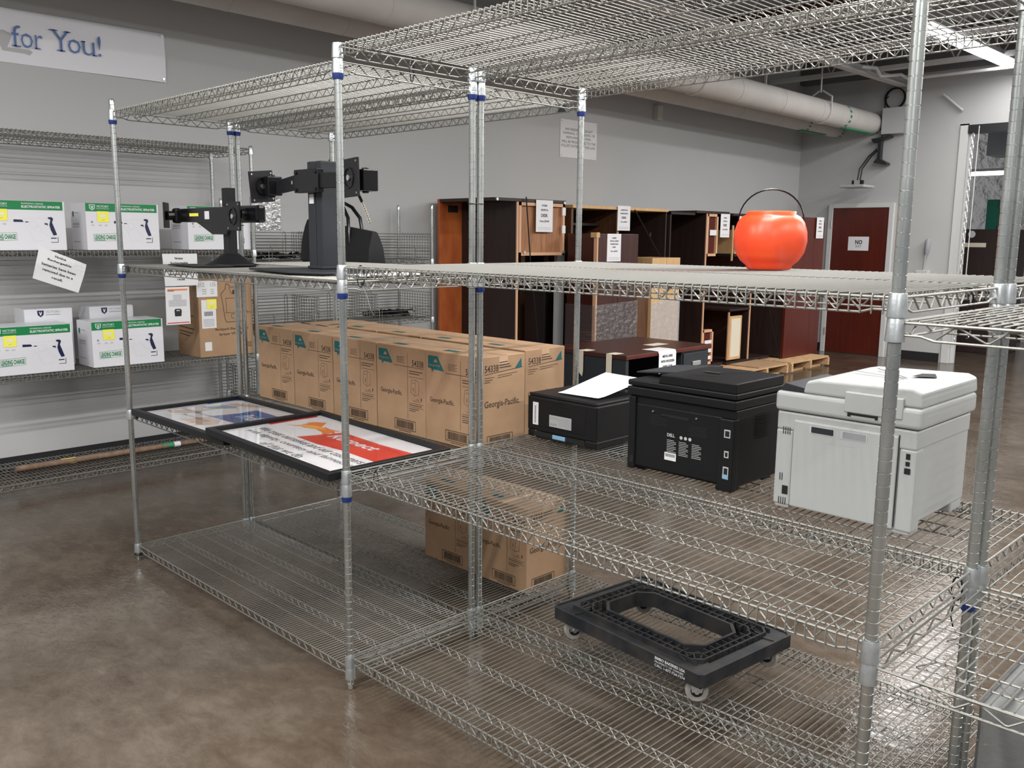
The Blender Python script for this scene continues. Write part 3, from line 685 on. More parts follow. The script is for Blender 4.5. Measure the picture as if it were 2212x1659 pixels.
def chn(q, a, b_, n):
    a, b_ = Vector(a), Vector(b_); d = (b_-a)/n
    for i in range(n):
        c = a+d*(i+.5); u = d.normalized(); v = (Y_ if i % 2 else u.cross(Y_).normalized())
        q.tube([c+u*(d.length*.75*cos(k*pi/4))+v*(.008*sin(k*pi/4)) for k in range(8)], .0022, 4, closed=True)
chn(q, (-.12, -.02, .50), (-.28, -.01, .24), 16); q.build('strap_chain', t, smooth=True); q = MB().m('chain'); chn(q, (.235, -.02, .345), (.29, -.01, .235), 9); q.build('strap_chain', t, smooth=True)

# ------------------------------------------------------------------ printers
ZP = ZL[1]+2*CH+.0005
# small black laser printer
t = thing('laser_printer', 'small low black printer with a white sheet on top, beside the cartons', 'printer', (.062, .823, ZP))
W, D, H = .352, .30, .182
q = MB().m('blackpl').box(0, W, 0, D, .034, H-.012).box(.001, .034, .001, D-.001, .008, .036).box(W-.055, W-.001, .001, D-.001, .008, .036).box(.030, W-.050, .05, D-.002, .010, .037)
q.box(.004, W-.004, .004, D-.004, H-.014, H); q.m('darkgap').rect(.034, W-.056, .011, .033, *FACE_FRONT(0, .002, 0)); q.build('body', t, bevel=.006)
q = MB().m('blackgl'); o_ = FACE_FRONT(0, 0, 0)
for a in ((.055, .055, .055, .155), (.055, .155, .30, .155), (.30, .155, .30, .055), (.055, .055, .30, .055), (.09, .145, .26, .145)): q.line(*a, .0018, *o_)
q.build('panel_seam', t)
q = MB().m('white').rect(.030, .060, .058, .148, *o_, off=.0012); q.m('black')
for k in range(14): q.line(.040, .068+k*.005, .048, .068+k*.005, .0022, *o_, off=.0018)
q.build('barcode_label', t)
q = MB().m('offw').rect(.118, .232, .062, .108, *o_, off=.0012); q.m('greyink')
for k in range(6): q.line(.165 if k > 1 else .122, .100-k*.006, .228, .100-k*.006, .0014, *o_, off=.0018)
for k in range(3): q.rect(.124+k*.012, .132+k*.012, .068, .076, *o_, off=.0018)
q.build('rating_label', t)
q = MB().m('offw2').box(.036, .045, .006, .03, .010, .034); q.m('blackpl').box(.05, .24, -.004, .02, .008, .014); q.build('tray_part', t)
MB().m('ltblue').box(.135, .20, -.002, .012, .014, .030).build('blue_latch', t, bevel=.002)
q = MB().m('darkgap').prism([(.08, .10), (.30, .10), (.30, .27), (.08, .27)], H-.002, H+.0008); q.build('output_recess', t)
q = MB().m('blackpl').prism([(.14, H), (.31, H), (.31, H+.002), (.14, H+.002)], 0, 0.001, 'y'); 
q = MB().m('navy').add([(.09, .29, H+.01), (.33, .29, H+.01), (.33, .34, H+.05), (.09, .34, H+.05), (.09, .30, H+.008), (.33, .30, H+.008), (.33, .35, H+.048), (.09, .35, H+.048)], [(0, 1, 2, 3), (7, 6, 5, 4), (0, 4, 5, 1), (2, 6, 7, 3), (0, 3, 7, 4), (1, 5, 6, 2)]); q.build('paper_stop', t)
q = MB().m('white'); P = []
for j in range(9):
    f = j/8; y = .06+f*.27; z = H+.004+.060*max(0, f-.08)**1.3
    P.append([(x+.105+f*.02, y, z+.006*sin(3*(x+f))) for x in (0, .07, .14, .205)])
vs = [p for r in P for p in r]; vs2 = [(p[0], p[1], p[2]+.0008) for p in vs]
fs = [(j*4+k, j*4+k+1, (j+1)*4+k+1, (j+1)*4+k) for j in range(8) for k in range(3)]
q.add(vs2, fs); tag(q.build('paper_sheet', loc=(.062, .823, ZP), smooth=True), 'curled white sheet of paper lying on the small black printer', 'paper')

# middle black multifunction printer
t = thing('multifunction_printer', 'tall black multifunction printer, middle one of the three, seen from behind', 'printer', (.648, .708, ZP))
W, D, H = .410, .285, .348
q = MB().m('blackpl').box(.002, W-.002, .02, D-.002, .012, .260).box(.001, .030, .0, .033, .008, .259).box(W-.052, W, -.0005, .032, .001, .234).box(.026, W-.048, .008, .034, .020, .236).box(.0, W+.001, .009, D, .232, .262)
q.box(.012, .05, .036, .08, 0, .02).box(W-.06, W-.005, .003, .06, 0, .02).box(W-.07, W-.01, D-.07, D-.02, 0, .02).box(.01, .06, D-.07, D-.02, 0, .02); q.build('body', t, bevel=.004)
q = MB().m('blackpl').box(-.004, W+.004, -.004, D+.012, .264, .293); q.build('scanner_bed', t, bevel=.004)
q = MB().m('blackpl').box(-.004, W+.004, -.002, D+.012, .296, .316); q.build('scanner_lid', t, bevel=.005)
q = MB().m('blackpl').prism([(.12, .316), (.13, .346), (W+.003, .348), (W+.003, .316)], -.001, D+.010, 'y')
q.m('darkgap').rect(.20, .26, .14, .165, *FACE_TOP(0, 0, .3485), off=.001).line(.20, .08, .29, .10, .005, *FACE_TOP(0, 0, .3485), off=.001).line(.24, .17, .31, .25, .005, *FACE_TOP(0, 0, .3485), off=.001); q.build('document_feeder', t, bevel=.003)
q = MB().m('dkgrey').prism([(-.045, .322), (-.045, .327), (.15, .345), (.15, .338)], .10, D+.06, 'y'); q.build('document_tray', t, bevel=.001)
q = MB().m('darkgap'); o_ = FACE_FRONT(0, .008, 0)
q.rect(.13, .24, .205, .215, *o_, off=.001).line(.05, .232, .34, .232, .003, *o_, off=.001); q.build('latch_slot', t)
for x0, x1, y in ((.085, .16, .205), (.24, .31, .19)):
    q = MB().m('darkgap')
    for k in range(6): q.line(x0, y-k*.006, x1, y-k*.006, .003, *o_, off=.001)
    q.build('vent', t)
q = MB().m('darkgap')
for a in range(10): q.line(.135, .155+a*.0085, .215, .155+a*.0085, .004, *FACE_RIGHT(W+.001, 0, 0), off=.001)
q.build('side_vent', t)
MB().m('darkgap').rect(.012, .027, .03, .055, *FACE_FRONT(0, 0, 0), off=.001).build('power_socket', t)
q = MB().m('offw2'); o_ = FACE_FRONT(0, 0, 0)
for (x, z, a, h_) in ((W-.022, .188, .011, .013), (W-.022, .122, .008, .011), (W-.022, .062, .010, .020)):
    q = MB().m('offw2').rect(x-a, x+a, z-h_, z+h_, *o_, off=.001); q.m('darkgap').rect(x-a+.004, x+a-.003, z-h_+.004, z+h_-.004, *o_, off=.002)
    if z < .1: q.m('ltblue').rect(W-.032, W-.014, .044, .058, *o_, off=.003)
    q.build('port', t)
q = MB().m('offw2'); o_ = FACE_FRONT(0, .008, 0)
q.text('DELL', .158, .142, .03, .011, *o_, off=.001, bold=.03)
for bx in (.158, .205, .255):
    for k in range(9): q.line(bx, .130-k*.0055, bx+(.036 if k % 3 else .028), .130-k*.0055, .0016, *o_, off=.001)
for k in range(3): q.poly([(.213+k*.017+.006*cos(a), .145+.006*sin(a)) for a in [i*pi/5 for i in range(10)]], *o_, off=.001)
q.m('white').rect(.150, .196, .062, .088, *o_, off=.0012); q.m('black')
for k in range(12): q.line(.155+k*.0032, .074, .155+k*.0032, .084, .0015, *o_, off=.0018)
q.build('rating_label', t)
for x in (.10, .27): MB().m('silver').cyl((x, .008, .218), (x, .003, .218), .003, 8).build('screw', t)

# white multifunction printer
t = thing('multifunction_printer', 'large white multifunction printer at the right, partly behind the near right post', 'printer', (1.212, .690, ZP))
W, D, H = .405, .40, .39
q = MB().m('offw').box(.002, W-.002, .006, D-.002, .030, .290).box(.003, .05, .003, .08, .0, .05).box(W-.10, W-.004, .004, .07, .0, .05).box(W-.05, W-.005, D-.09, D-.001, 0, .05).box(0, W, -.001, D, .237, .292).box(-.001, .052, 0, .05, .01, .238).box(W-.045, W+.001, 0, .05, .01, .239); q.build('body', t, bevel=.006)
MB().m('offw').box(.054, W-.048, -.006, .02, .012, .272).build('rear_door', t, bevel=.005)
q = MB().m('offw').box(-.006, W+.010, -.010, D+.012, .294, .352); q.build('scanner_bed', t, bevel=.012, seg=3)
q = MB().m('offw').prism([(.075, .352), (.085, .388), (.12, .396), (W-.02, .404), (W+.004, .395), (W+.008, .352)], -.004, D+.015, 'y'); q.build('scanner_lid', t, bevel=.008, seg=3)
q = MB().m('offw').box(.205, .365, -.014, .03, .318, .375); q.build('hinge_cover', t, bevel=.003)
q = MB().m('dkgrey').prism([(.005, .360), (.02, .376), (.14, .358), (.14, .353), (.005, .353)], .0, .26, 'y'); q.build('document_tray', t, bevel=.002)
q = MB().m('darkgap').line(.13, .20, .30, .15, .006, *FACE_TOP(0, 0, .4035), off=.001); q.line(.16, .30, .30, .17, .006, *FACE_TOP(0, 0, .4035), off=.001); q.poly([(.30, .20), (.36, .23), (.33, .30), (.30, .28)], *FACE_TOP(0, 0, .4045), off=.002); q.build('feeder_slot', t)
o_ = FACE_FRONT(0, -.006, 0)
for x in (.105, .198): MB().m('offw2').rect(x, x+.076, .240, .262, *o_, off=.001).m('charcoal' if x < .15 else 'greyink').rect(x+.006, x+.072, .243, .260, *o_, off=.002).build('grip_recess', t)
MB().m('offw2').line(.16, .222, .245, .222, .0016, *o_, off=.001).line(.245, .222, .245, .205, .0016, *o_, off=.001).build('door_handle', t)
o_ = FACE_FRONT(0, -.001, 0)
for x, z, n_ in ((.022, .225, 4), (.019, .085, 2), (.019, .012, 4)):
    q = MB().m('darkgap')
    for k in range(n_): q.line(x+k*.007, z, x+k*.007, z+.022, .0022, *o_, off=.001)
    q.build('vent', t)
MB().m('darkgap').rect(.028, .046, .044, .070, *o_, off=.001).build('power_socket', t)
for x0, x1, z0_, z1_ in ((W-.026, W-.015, .212, .228), (W-.026, W-.015, .194, .206), (W-.028, W-.012, .172, .188)): MB().m('darkgap').rect(x0, x1, z0_, z1_, *o_, off=.001).build('port', t)
MB().m('darkgap').line(W-.0465, .02, W-.0465, .275, .003, *o_, off=.001).build('door_gap', t)
o_ = FACE_FRONT(0, -.014, 0); MB().m('darkgap').line(.215, .314, .300, .314, .006, *FACE_FRONT(0, -.010, 0), off=.001).rect(.215, .224, .307, .318, *FACE_FRONT(0, -.010, 0), off=.002).rect(.292, .300, .307, .318, *FACE_FRONT(0, -.010, 0), off=.002).build('hinge_slot', t)
MB().m('darkgap').rect(.325, .333, .328, .336, *o_, off=.001).build('sensor', t)
q = MB().m('offw').box(.02, W-.02, D, D+.05, .012, .24); q.build('front_tray', t, bevel=.004)

# ------------------------------------------------------------------ orange pail
t = thing('trick_or_treat_pail', 'round orange plastic pumpkin pail with a thin black handle', 'pail', (1.000, .970, ZL[2]+2*CH)); t.scale = (.925, .925, 1)
rib = lambda a, z: 1+.022*abs(cos(a*4))**.6*(1 if .02 < z < .17 else .3)-.02
q = MB().m('pumpkin').lathe([(.0, .001), (.072, .0), (.078, .004), (.080, .012), (.100, .028), (.118, .055), (.126, .09), (.124, .12), (.114, .15), (.100, .168), (.084, .176), (.086, .184), (.083, .185), (.080, .176), (.108, .148), (.120, .10), (.112, .05), (.07, .012), (0, .010)], 64, rfun=rib, cap=False)
q.build('bucket', t, smooth='all')
MB().m('blackgl').tube([(.112*cos(a)*.72, .112*cos(a)*.72, .155+.100*sin(a)) for a in [pi*k/18 for k in range(19)]], .0026, 6).build('handle', t, smooth=True)

# ------------------------------------------------------------------ black plastic dolly
t = thing('dolly', 'black plastic four-wheeled dolly with an open centre on the bottom shelf', 'dolly', (.768, .822, ZL[0]+2*CH), -.10)
W, D, zt, zb_ = .345, .245, .132, .078
q = MB().m('dolly')
def ringwall(q, hw, hd, ch, th, z0, z1):
    O = [(-hw+ch, -hd), (hw-ch, -hd), (hw, -hd+ch), (hw, hd-ch), (hw-ch, hd), (-hw+ch, hd), (-hw, hd-ch), (-hw, -hd+ch)]
    I = [(x*(hw-th)/hw, y*(hd-th)/hd) for x, y in O]
    for i in range(8):
        j = (i+1) % 8; q.prism([O[i], O[j], I[j], I[i]], z0, z1)
ringwall(q, W, D, .015, .008, zb_, zt-.010)
ringwall(q, W-.055, D-.05, .03, .006, zb_+.01, zt); ringwall(q, W-.085, D-.082, .04, .005, zb_+.01, zt-.004); ringwall(q, W-.115, D-.115, .05, .010, zb_-.002, zt)
for s_ in (-1, 1):
    q.box(-W+.06, W-.06, s_*(D-.05)-.001, s_*(D-.05)+.001, zb_+.01, zt)
    for k in range(15):
        x = -.235+k*.0336; q.box(x-.0015, x+.0015, min(s_*(D-.112), s_*(D-.052)), max(s_*(D-.112), s_*(D-.052)), zb_+.01, zt-.003)
    for k in range(9):
        y = -.13+k*.0325; q.box(min(s_*(W-.112), s_*(W-.052)), max(s_*(W-.112), s_*(W-.052)), y-.0015, y+.0015, zb_+.01, zt-.003)
    q.box(-W+.008, W-.008, min(s_*(D-.008), s_*(D-.052)), max(s_*(D-.008), s_*(D-.052)), zt-.026, zt-.018)
    q.box(min(s_*(W-.008), s_*(W-.052)), max(s_*(W-.008), s_*(W-.052)), -D+.008, D-.008, zt-.026, zt-.018)
    q.box(-W+.05, W-.05, min(s_*(D-.112), s_*(D-.052)), max(s_*(D-.112), s_*(D-.052)), zb_+.006, zb_+.012)
    q.box(min(s_*(W-.112), s_*(W-.052)), max(s_*(W-.112), s_*(W-.052)), -D+.05, D-.05, zb_+.006, zb_+.012)
for sx in (-1, 1):
    for sy in (-1, 1):
        q.prism([(sx*(W-.010), sy*(D-.010)), (sx*(W-.10), sy*(D-.010)), (sx*(W-.115), sy*(D-.06)), (sx*(W-.06), sy*(D-.10)), (sx*(W-.010), sy*(D-.09))], zb_-.006, zt-.014)
        for k in range(5):
            a = k*.35+.1; q.tube([(sx*(W-.055-.05*cos(a)), sy*(D-.045-.045*sin(a)), zt-.012), (sx*(W-.055-.075*cos(a)), sy*(D-.045-.065*sin(a)), zt-.003)], .003, 4)
q.build('deck', t)
q = MB().m('white'); o_ = ((0, -D, 0), X_, Z_)
q.text('BIMBO BAKERIES USA', .155, .108, .125, .010, *o_, off=.001, bold=.02); q.text('PROPERTY OF OWNER', .155, .097, .12, .007, *o_, off=.001); q.text('CALL 1-877-724-7374', .155, .084, .125, .009, *o_, off=.001, bold=.01)
q.build('lettering', t)
for sx in (-1, 1):
    for sy in (-1, 1):
        a = {(-1, -1): .5, (1, -1): .2, (1, 1): -.35, (-1, 1): -.3}[(sx, sy)]
        q = MB().m('caster').cyl((0, -.012, .037), (0, .012, .037), .0365, 28)
        o = q.build('wheel', t, bevel=.003); o.location = (sx*(W-.06), sy*(D-.055), 0); o.rotation_euler = (0, 0, a+.55)
        q = MB().m('silver').prism([(-.016, .034), (.016, .034), (.022, .074), (-.022, .074)], -.017, -.0145, 'y').prism([(-.016, .034), (.016, .034), (.022, .074), (-.022, .074)], .0145, .017, 'y').cyl((0, -.021, .037), (0, .021, .037), .0075, 10).box(-.025, .025, -.02, .02, .072, .077)
        q.m('darkgap').cyl((0, -.0125, .037), (0, -.0128, .037), .020, 16)
        q.build('fork', o)

# ------------------------------------------------------------------ grey cabinet wrapped in film, low at the right
t = thing('wrapped_cabinet', 'grey cabinet wrapped in plastic film low at the right behind the post', 'cabinet', (1.842, .655, ZL[0]+CH+.001))
MB().m('greybox').box(0, .9, 0, .495, 0, .335).build('body', t, bevel=.01)
FILM = film_mat('stretch_film', .5, .12, (6, .5, (1, 1, 3)), white=.06)
q = MB(); q.mats.append(FILM); q.box(-.003, .903, -.003, .498, .0, .339); q.build('film', t)

# ------------------------------------------------------------------ wall rack at the left
RX, RF = -3.865, -3.290           # rear and front post lines, the run goes along y
RL, RD = 1.79, RF-RX
m_w = shelf_mesh(RL, RD, True, .0240, .06, (.2, .5, .8), lo=True)
rack = thing('wall_shelving', 'chrome wire shelving against the left wall holding the white sprayer cartons', 'shelving', (RF, -.26, 0), pi/2)
# local x runs along +y, local y runs towards the wall
for x, y in ((0, 0), (RL, 0), (0, RD), (RL, RD)): link('post', PM, rack, (x, y, 0))
RZ = [.100, .745, 1.478, 2.172]
for z in RZ: shelf(rack, m_w, 0, 0, z, RL, RD)

# second wall rack with ledges and dividers
PM2 = post_mesh(1.845)
r2 = thing('ledge_shelving', 'shorter wire shelving with ledges and dividers against the left wall behind the handbag', 'shelving', (-3.40, 1.585, 0), pi/2)
L2_, D2_ = 1.66, .45
m_l = shelf_mesh(L2_, D2_, True, .0260, .065, (.3, .7), lo=True, name='wire_shelf')
for x, y in ((0, 0), (L2_, 0), (0, D2_), (L2_, D2_)): link('post', PM2, r2, (x, y, 0))
for z in (.40, .905, 1.395): shelf(r2, m_l, 0, 0, z, L2_, D2_)
def grid(Lg, Hg, nh, vx, r=.0028, name='wire_panel'):
    q = MB().m('wire')
    for k in range(nh): q.tube([(.01, 0, .012+k*(Hg-.012)/(nh-1)), (Lg-.01, 0, .012+k*(Hg-.012)/(nh-1))], r, 4)
    for x in vx: q.tube([(x, -.003, -.02), (x, -.003, Hg-.01), (x+.012, -.003, Hg+.01), (x+.026, -.003, Hg-.01), (x+.026, -.003, -.02)], r*1.2, 4)
    return q.mesh(name, smooth=True)
g_front = grid(L2_, .095, 4, (.12, .50, .78, 1.10, 1.45)); g_back = grid(L2_, .205, 9, (.10, .50, .90, 1.32)); g_div = grid(D2_, .205, 9, [.03+k*.035 for k in range(11)], .0018)
for z in (.40, .905, 1.395):
    o = link('front_ledge', g_front, r2, (0, -.004, z))
    o = link('back_ledge', g_back, r2, (0, D2_-.012, z))
    for x in ((.0, .55, 1.10, L2_) if z < 1 else (.0, .56, .62, L2_)): o = link('divider', g_div, r2, (x, 0, z), pi/2)
def tangle(name, x0, x1, z, label, seed):
    rr = random.Random(seed); q = MB().m('blackgl'); P = []
    for k in range(90): P.append((x0+(x1-x0)*(k/90)+rr.uniform(-.05, .05), .10+rr.uniform(0, .22), .012+rr.uniform(0, .045)))
    q.tube(P, .009, 5); o = q.build(name, None, (-3.40, 1.585, z), pi/2); return tag(o, label, 'cables')
tangle('cable_bundle', .10, .52, 1.396, 'tangled black cables on the upper ledge shelf beside the white carton', 2)
tangle('cable_bundle', 1.15, 1.60, .906, 'tangled black cables on the lower ledge shelf near the upright desk', 5)
q = MB().m('white').box(0, .001, 0, .16, 0, .21); q.m('black').text('Advisory:', .01, .175, .13, .022, *FACE_RIGHT(.001, 0, 0), bold=.02)
for k in range(5): q.m('greyink').line(.06, .15-k*.022, .135-.01*(k % 2), .15-k*.022, .004, *FACE_RIGHT(.001, 0, 0))
t = q.build('advisory_notice', loc=(XW+.004, 1.90, 1.645)); tag(t, 'white advisory notice in a clear sleeve on the left wall above the ledge shelving', 'notice')
SLV = film_mat('clear_sleeve', .45, .1, (30, .5, (1, 1, 1)))
q = MB(); q.mats.append(SLV); q.box(.002, .004, -.02, .24, -.03, .24); q.build('clear_sleeve', t)

# ------------------------------------------------------------------ sprayer cartons
def sprayer_mesh():
    W, D, H = .455, .25, .288; q = MB().m('whitebox').box(-W/2, W/2, -D/2, D/2, 0, H)
    F = FACE_FRONT(-W/2, -D/2, 0)
    q.m('green').rect(0, W-.012, H-.052, H-.001, *F, off=.0006)
    q.m('white').poly([(.022, H-.010), (.058, H-.010), (.056, H-.034), (.040, H-.046), (.024, H-.034)], *F, off=.0012)
    q.m('green').poly([(.026, H-.013), (.054, H-.013), (.052, H-.032), (.040, H-.041), (.028, H-.032)], *F, off=.0018)
    q.m('white').poly([(.031, H-.017), (.036, H-.017), (.040, H-.029), (.044, H-.017), (.049, H-.017), (.043, H-.036), (.037, H-.036)], *F, off=.0024)
    q.text('VICTORY', .066, H-.027, .075, .013, *F, off=.0012, bold=.01); q.text('INNOVATIONS CO', .066, H-.037, .075, .006, *F, off=.0012)
    q.text('PROFESSIONAL CORDLESS', .215, H-.020, .12, .008, *F, off=.0012, bold=.01); q.text('ELECTROSTATIC SPRAYER', .215, H-.041, .215, .014, *F, off=.0012, bold=.03)
    # pale gun body outline with the dark grip, nozzle and battery
    q.m('lgrey')
    for a in ((.20, .185, .34, .190), (.34, .190, .36, .165), (.20, .170, .25, .120), (.25, .120, .27, .055), (.27, .055, .33, .055), (.30, .15, .33, .10), (.33, .10, .37, .075)): q.line(*a, .0012, *F)
    q.poly([(.275+.022*cos(a), .150+.022*sin(a)) for a in [k*pi/8 for k in range(16)]], *F, off=.0005); q.m('whitebox').poly([(.275+.0205*cos(a), .150+.0205*sin(a)) for a in [k*pi/8 for k in range(16)]], *F, off=.0008)
    q.m('navy').poly([(.168, .165), (.168, .180), (.215, .178), (.222, .165)], *F, off=.001).rect(.230, .248, .163, .168, *F, off=.001)
    q.poly([(.356, .195), (.378, .196), (.386, .186), (.378, .165), (.388, .135), (.402, .092), (.382, .088), (.368, .120), (.362, .150), (.370, .180), (.356, .188)], *F, off=.001)
    q.poly([(.335, .160), (.352, .160), (.355, .145), (.348, .150), (.335, .153)], *F, off=.001)
    q.line(.366, .072, .398, .072, .006, *F, off=.001); q.line(.366, .048, .406, .048, .003, *F, off=.001); q.line(.406, .048, .406, .080, .003, *F, off=.001)
    q.m('green')
    for a in ((.040, .055, .180, .060), (.040, .098, .180, .103), (.040, .055, .040, .098), (.180, .060, .180, .103)): q.line(*a, .0016, *F)
    q.text('LEADING CHARGE', .046, .066, .128, .028, *F, bold=.035); q.line(.046, .061, .110, .062, .004, *F)
    q.m('greyink')
    for x in (.03, .075, .11): q.line(x, .155, x+.018, .155, .002, *F); q.line(x, .150, x+.018, .150, .002, *F)
    q.poly([(.035+.007*cos(a), .172+.007*sin(a)) for a in [k*pi/6 for k in range(12)]], *F, off=.0006)
    S_ = ((-W/2, D/2, 0), -Y_, Z_)
    q.m('dkgreen').poly([(.03, H-.05), (.055, H-.05), (.055, H-.075), (.042, H-.09), (.03, H-.075)], *S_, off=.0006)
    q.m('greyink')
    for z in (H-.06, H-.125, H-.132, H-.145, .05): q.line(.065 if z > H-.1 else .03, z, .14, z, .004, *S_)
    return q.mesh('sprayer_carton', bevel=.0025, seg=1)
SM = sprayer_mesh()
NOTE = MB().m('yellow').rect(-.035, .035, -.033, .033, (0, 0, 0), X_, Z_, off=.001)
NOTE.m('white').rect(-.018, .018, -.002, .012, (0, 0, 0), X_, Z_, off=.0016); NOTE.m('greyink').line(-.01, -.022, .01, -.016, .002, (0, 0, 0), X_, Z_, off=.0016)
NOTE = NOTE.mesh('sticky_note')
def sprayer(y, z, label, grp, note=True, rz=pi/2, x=RF-.02-.125):
    o = tag(link('sprayer_carton', SM, None, (x, y, z), rz), label, 'box', grp)
    if note: link('sticky_note', NOTE, o, (-.125, -.1262, .205))
    return o
G1, G2 = 'white sprayer cartons on the upper wall shelf', 'white sprayer cartons on the lower wall shelf'
sprayer(.065, RZ[2]+.001, 'white green-banded sprayer carton at the left edge of the upper wall shelf', G1)
sprayer(.640, RZ[2]+.001, 'white green-banded sprayer carton in the middle of the upper wall shelf', G1)
sprayer(1.29, RZ[2]+.001, 'white green-banded sprayer carton behind the smaller monitor stand', G1)
sprayer(.06, RZ[1]+.001, 'white green-banded sprayer carton at the left edge of the lower wall shelf', G2)
sprayer(.63, RZ[1]+.001, 'white green-banded sprayer carton right of the other on the lower wall shelf', G2)
def small_mesh():
    W, D, H = .285, .19, .365; q = MB().m('whitebox').box(-W/2, W/2, -D/2, D/2, 0, H); F = FACE_FRONT(-W/2, -D/2, 0)
    q.m('navy').poly([(.075, H-.010), (.115, H-.010), (.112, H-.038), (.095, H-.052), (.078, H-.038)], *F, off=.0006)
    q.m('white').poly([(.086, H-.018), (.091, H-.018), (.095, H-.030), (.099, H-.018), (.104, H-.018), (.098, H-.040), (.092, H-.040)], *F, off=.0012)
    q.m('greyink').text('VICTORY', .125, H-.028, .085, .015, *F); q.line(.125, H-.038, .21, H-.038, .004, *F); q.m('lgrey').line(.11, H-.075, .16, H-.068, .002, *F).line(.16, H-.068, .19, H-.078, .002, *F)
    return q.mesh('battery_carton', bevel=.003, seg=1)
SMALL = small_mesh()
for y, lab in ((.245, 'small white carton with dark shield logo, the left one of the two'), (.635, 'small white carton with dark shield logo, the right one, nearer the brown carton')):
    tag(link('battery_carton', SMALL, None, (RF-.275-.105, y, RZ[1]+.001), pi/2), lab, 'box', 'small white cartons on the lower wall shelf')
# brown backpack carton
W, D, H = .40, .33, .535; q = MB().m('board').box(-W/2, W/2, -D/2, D/2, 0, H); F = FACE_FRONT(-W/2, -D/2, 0); q.m('ink')
O = [(.19, .26), (.175, .38), (.165, .43), (.20, .465), (.205, .50), (.225, .495), (.235, .475), (.30, .475), (.315, .50), (.34, .49), (.335, .455), (.345, .42), (.34, .36), (.345, .26), (.33, .235), (.20, .235)]
for i in range(len(O)): q.line(*O[i], *O[(i+1) % len(O)], .004, *F)
for a in ((.20, .40, .33, .40), (.20, .40, .205, .30), (.33, .40, .325, .30), (.195, .30, .34, .30), (.225, .475, .245, .43), (.245, .43, .29, .43), (.29, .43, .31, .475), (.24, .26, .29, .26), (.24, .29, .29, .29), (.24, .26, .24, .29), (.29, .26, .29, .29), (.345, .33, .365, .29), (.36, .30, .39, .295)): q.line(*a, .003, *F)
q.poly([(.268+.018*cos(a), .442+.018*sin(a)) for a in [k*pi/6 for k in range(12)]], *F, off=.0006)
q.text('Backpack Electrostatic', .115, .175, .25, .022, *F, bold=.02); q.text('Sprayer VP300ES', .14, .140, .19, .022, *F, bold=.02)
for a in ((.33, .085, .39, .085), (.33, .055, .39, .055), (.33, .055, .33, .085)): q.line(*a, .003, *F)
for k in range(8): q.line(.34+k*.006, .058, .34+k*.006, .082, .002, *F)
S_ = ((-W/2, D/2, 0), -Y_, Z_)
for z in (.29, .25, .235, .20, .17, .15): q.line(.03, z, .25-.02*(int(z*100) % 4), z-.01, .007, *S_)
t = q.build('backpack_carton', loc=(RF-.03-D/2, 1.315, RZ[1]+.001), rz=pi/2, bevel=.003, seg=1); tag(t, 'large brown carton with a backpack sprayer drawing on the lower wall shelf', 'box')
q = MB().m('white').rect(.02, .125, .20, .395, *F, off=.001); q.m('black')
for k in range(16): q.line(.040+k*.004, .285, .040+k*.004, .315, .002, *F, off=.0016)
for k in range(6): q.m('greyink').line(.03, .26-k*.009, .11, .26-k*.009, .003, *F, off=.0016)
q.build('shipping_label', t)
q = MB().m('white').rect(-.01, .14, .415, .525, *F, off=.003); q.m('greyink').text('312    135', 0, .485, .13, .028, *F, off=.0036)
for k in range(3): q.line(.03, .465-k*.014, .06, .465-k*.014, .004, *F, off=.0036); q.line(.09, .465-k*.014, .115, .465-k*.014, .004, *F, off=.0036)
q.build('packing_slip', t); MB().m('white').rect(.035, .085, .045, .105, *F, off=.001).build('white_patch', t)
link('sticky_note', NOTE, t, (-.105, -D/2-.002, .365))

# paper notices hung from the rack edge
def notice(verts2, lines, loc, label, curl, extra=None):
    """a paper sheet in the plane x=const, given as (y,z) corners bl,br,tr,tl; text follows its edges"""
    bl, br, tr, tl = [Vector(v) for v in verts2]; q = MB().m('white'); n = 8
    def P(u, v): 
        p = bl*(1-u)*(1-v)+br*u*(1-v)+tr*u*v+tl*(1-u)*v; return p
    vs = [(curl*max(0, (P(i/n, j/n) and (i/n)*(j/n))-.6)**1.5, *P(i/n, j/n)) for j in range(n+1) for i in range(n+1)]
    fs = [(j*(n+1)+i, j*(n+1)+i+1, (j+1)*(n+1)+i+1, (j+1)*(n+1)+i) for j in range(n) for i in range(n)]
    q.add(vs, fs)
    ux = (br-bl); uy = (tl-bl); W_, H_ = ux.length, uy.length; F = ((0, bl.x, bl.y), Vector((0, *ux.normalized())), Vector((0, *uy.normalized())))
    q.m('black')
    for (tx, u, v, w_, h_) in lines: q.text(tx, u*W_, v*H_, w_*W_, h_*H_, *F, off=.0012, bold=.025)
    if extra: extra(q, F, W_, H_)
    return tag(q.build('paper_notice', loc=loc), label, 'notice')
TXT = [('Notice', .36, .82, .24, .075), ('Rechargeable', .22, .66, .52, .085), ('batteries have been', .12, .49, .74, .08), ('removed due to a', .16, .33, .66, .08), ('recall.', .38, .17, .24, .075)]
notice([(.075, 1.318), (.328, 1.222), (.392, 1.392), (.125, 1.505)], TXT, (RF+.012, 0, 0), 'white recall notice hanging tilted from the edge of the upper wall shelf', -.06)
notice([(.872, 1.245), (1.10, 1.245), (1.10, 1.455), (.862, 1.455)], TXT, (RF+.014, 0, 0), 'white recall notice hanging straight from the shelf edge above the brown carton', -.0)
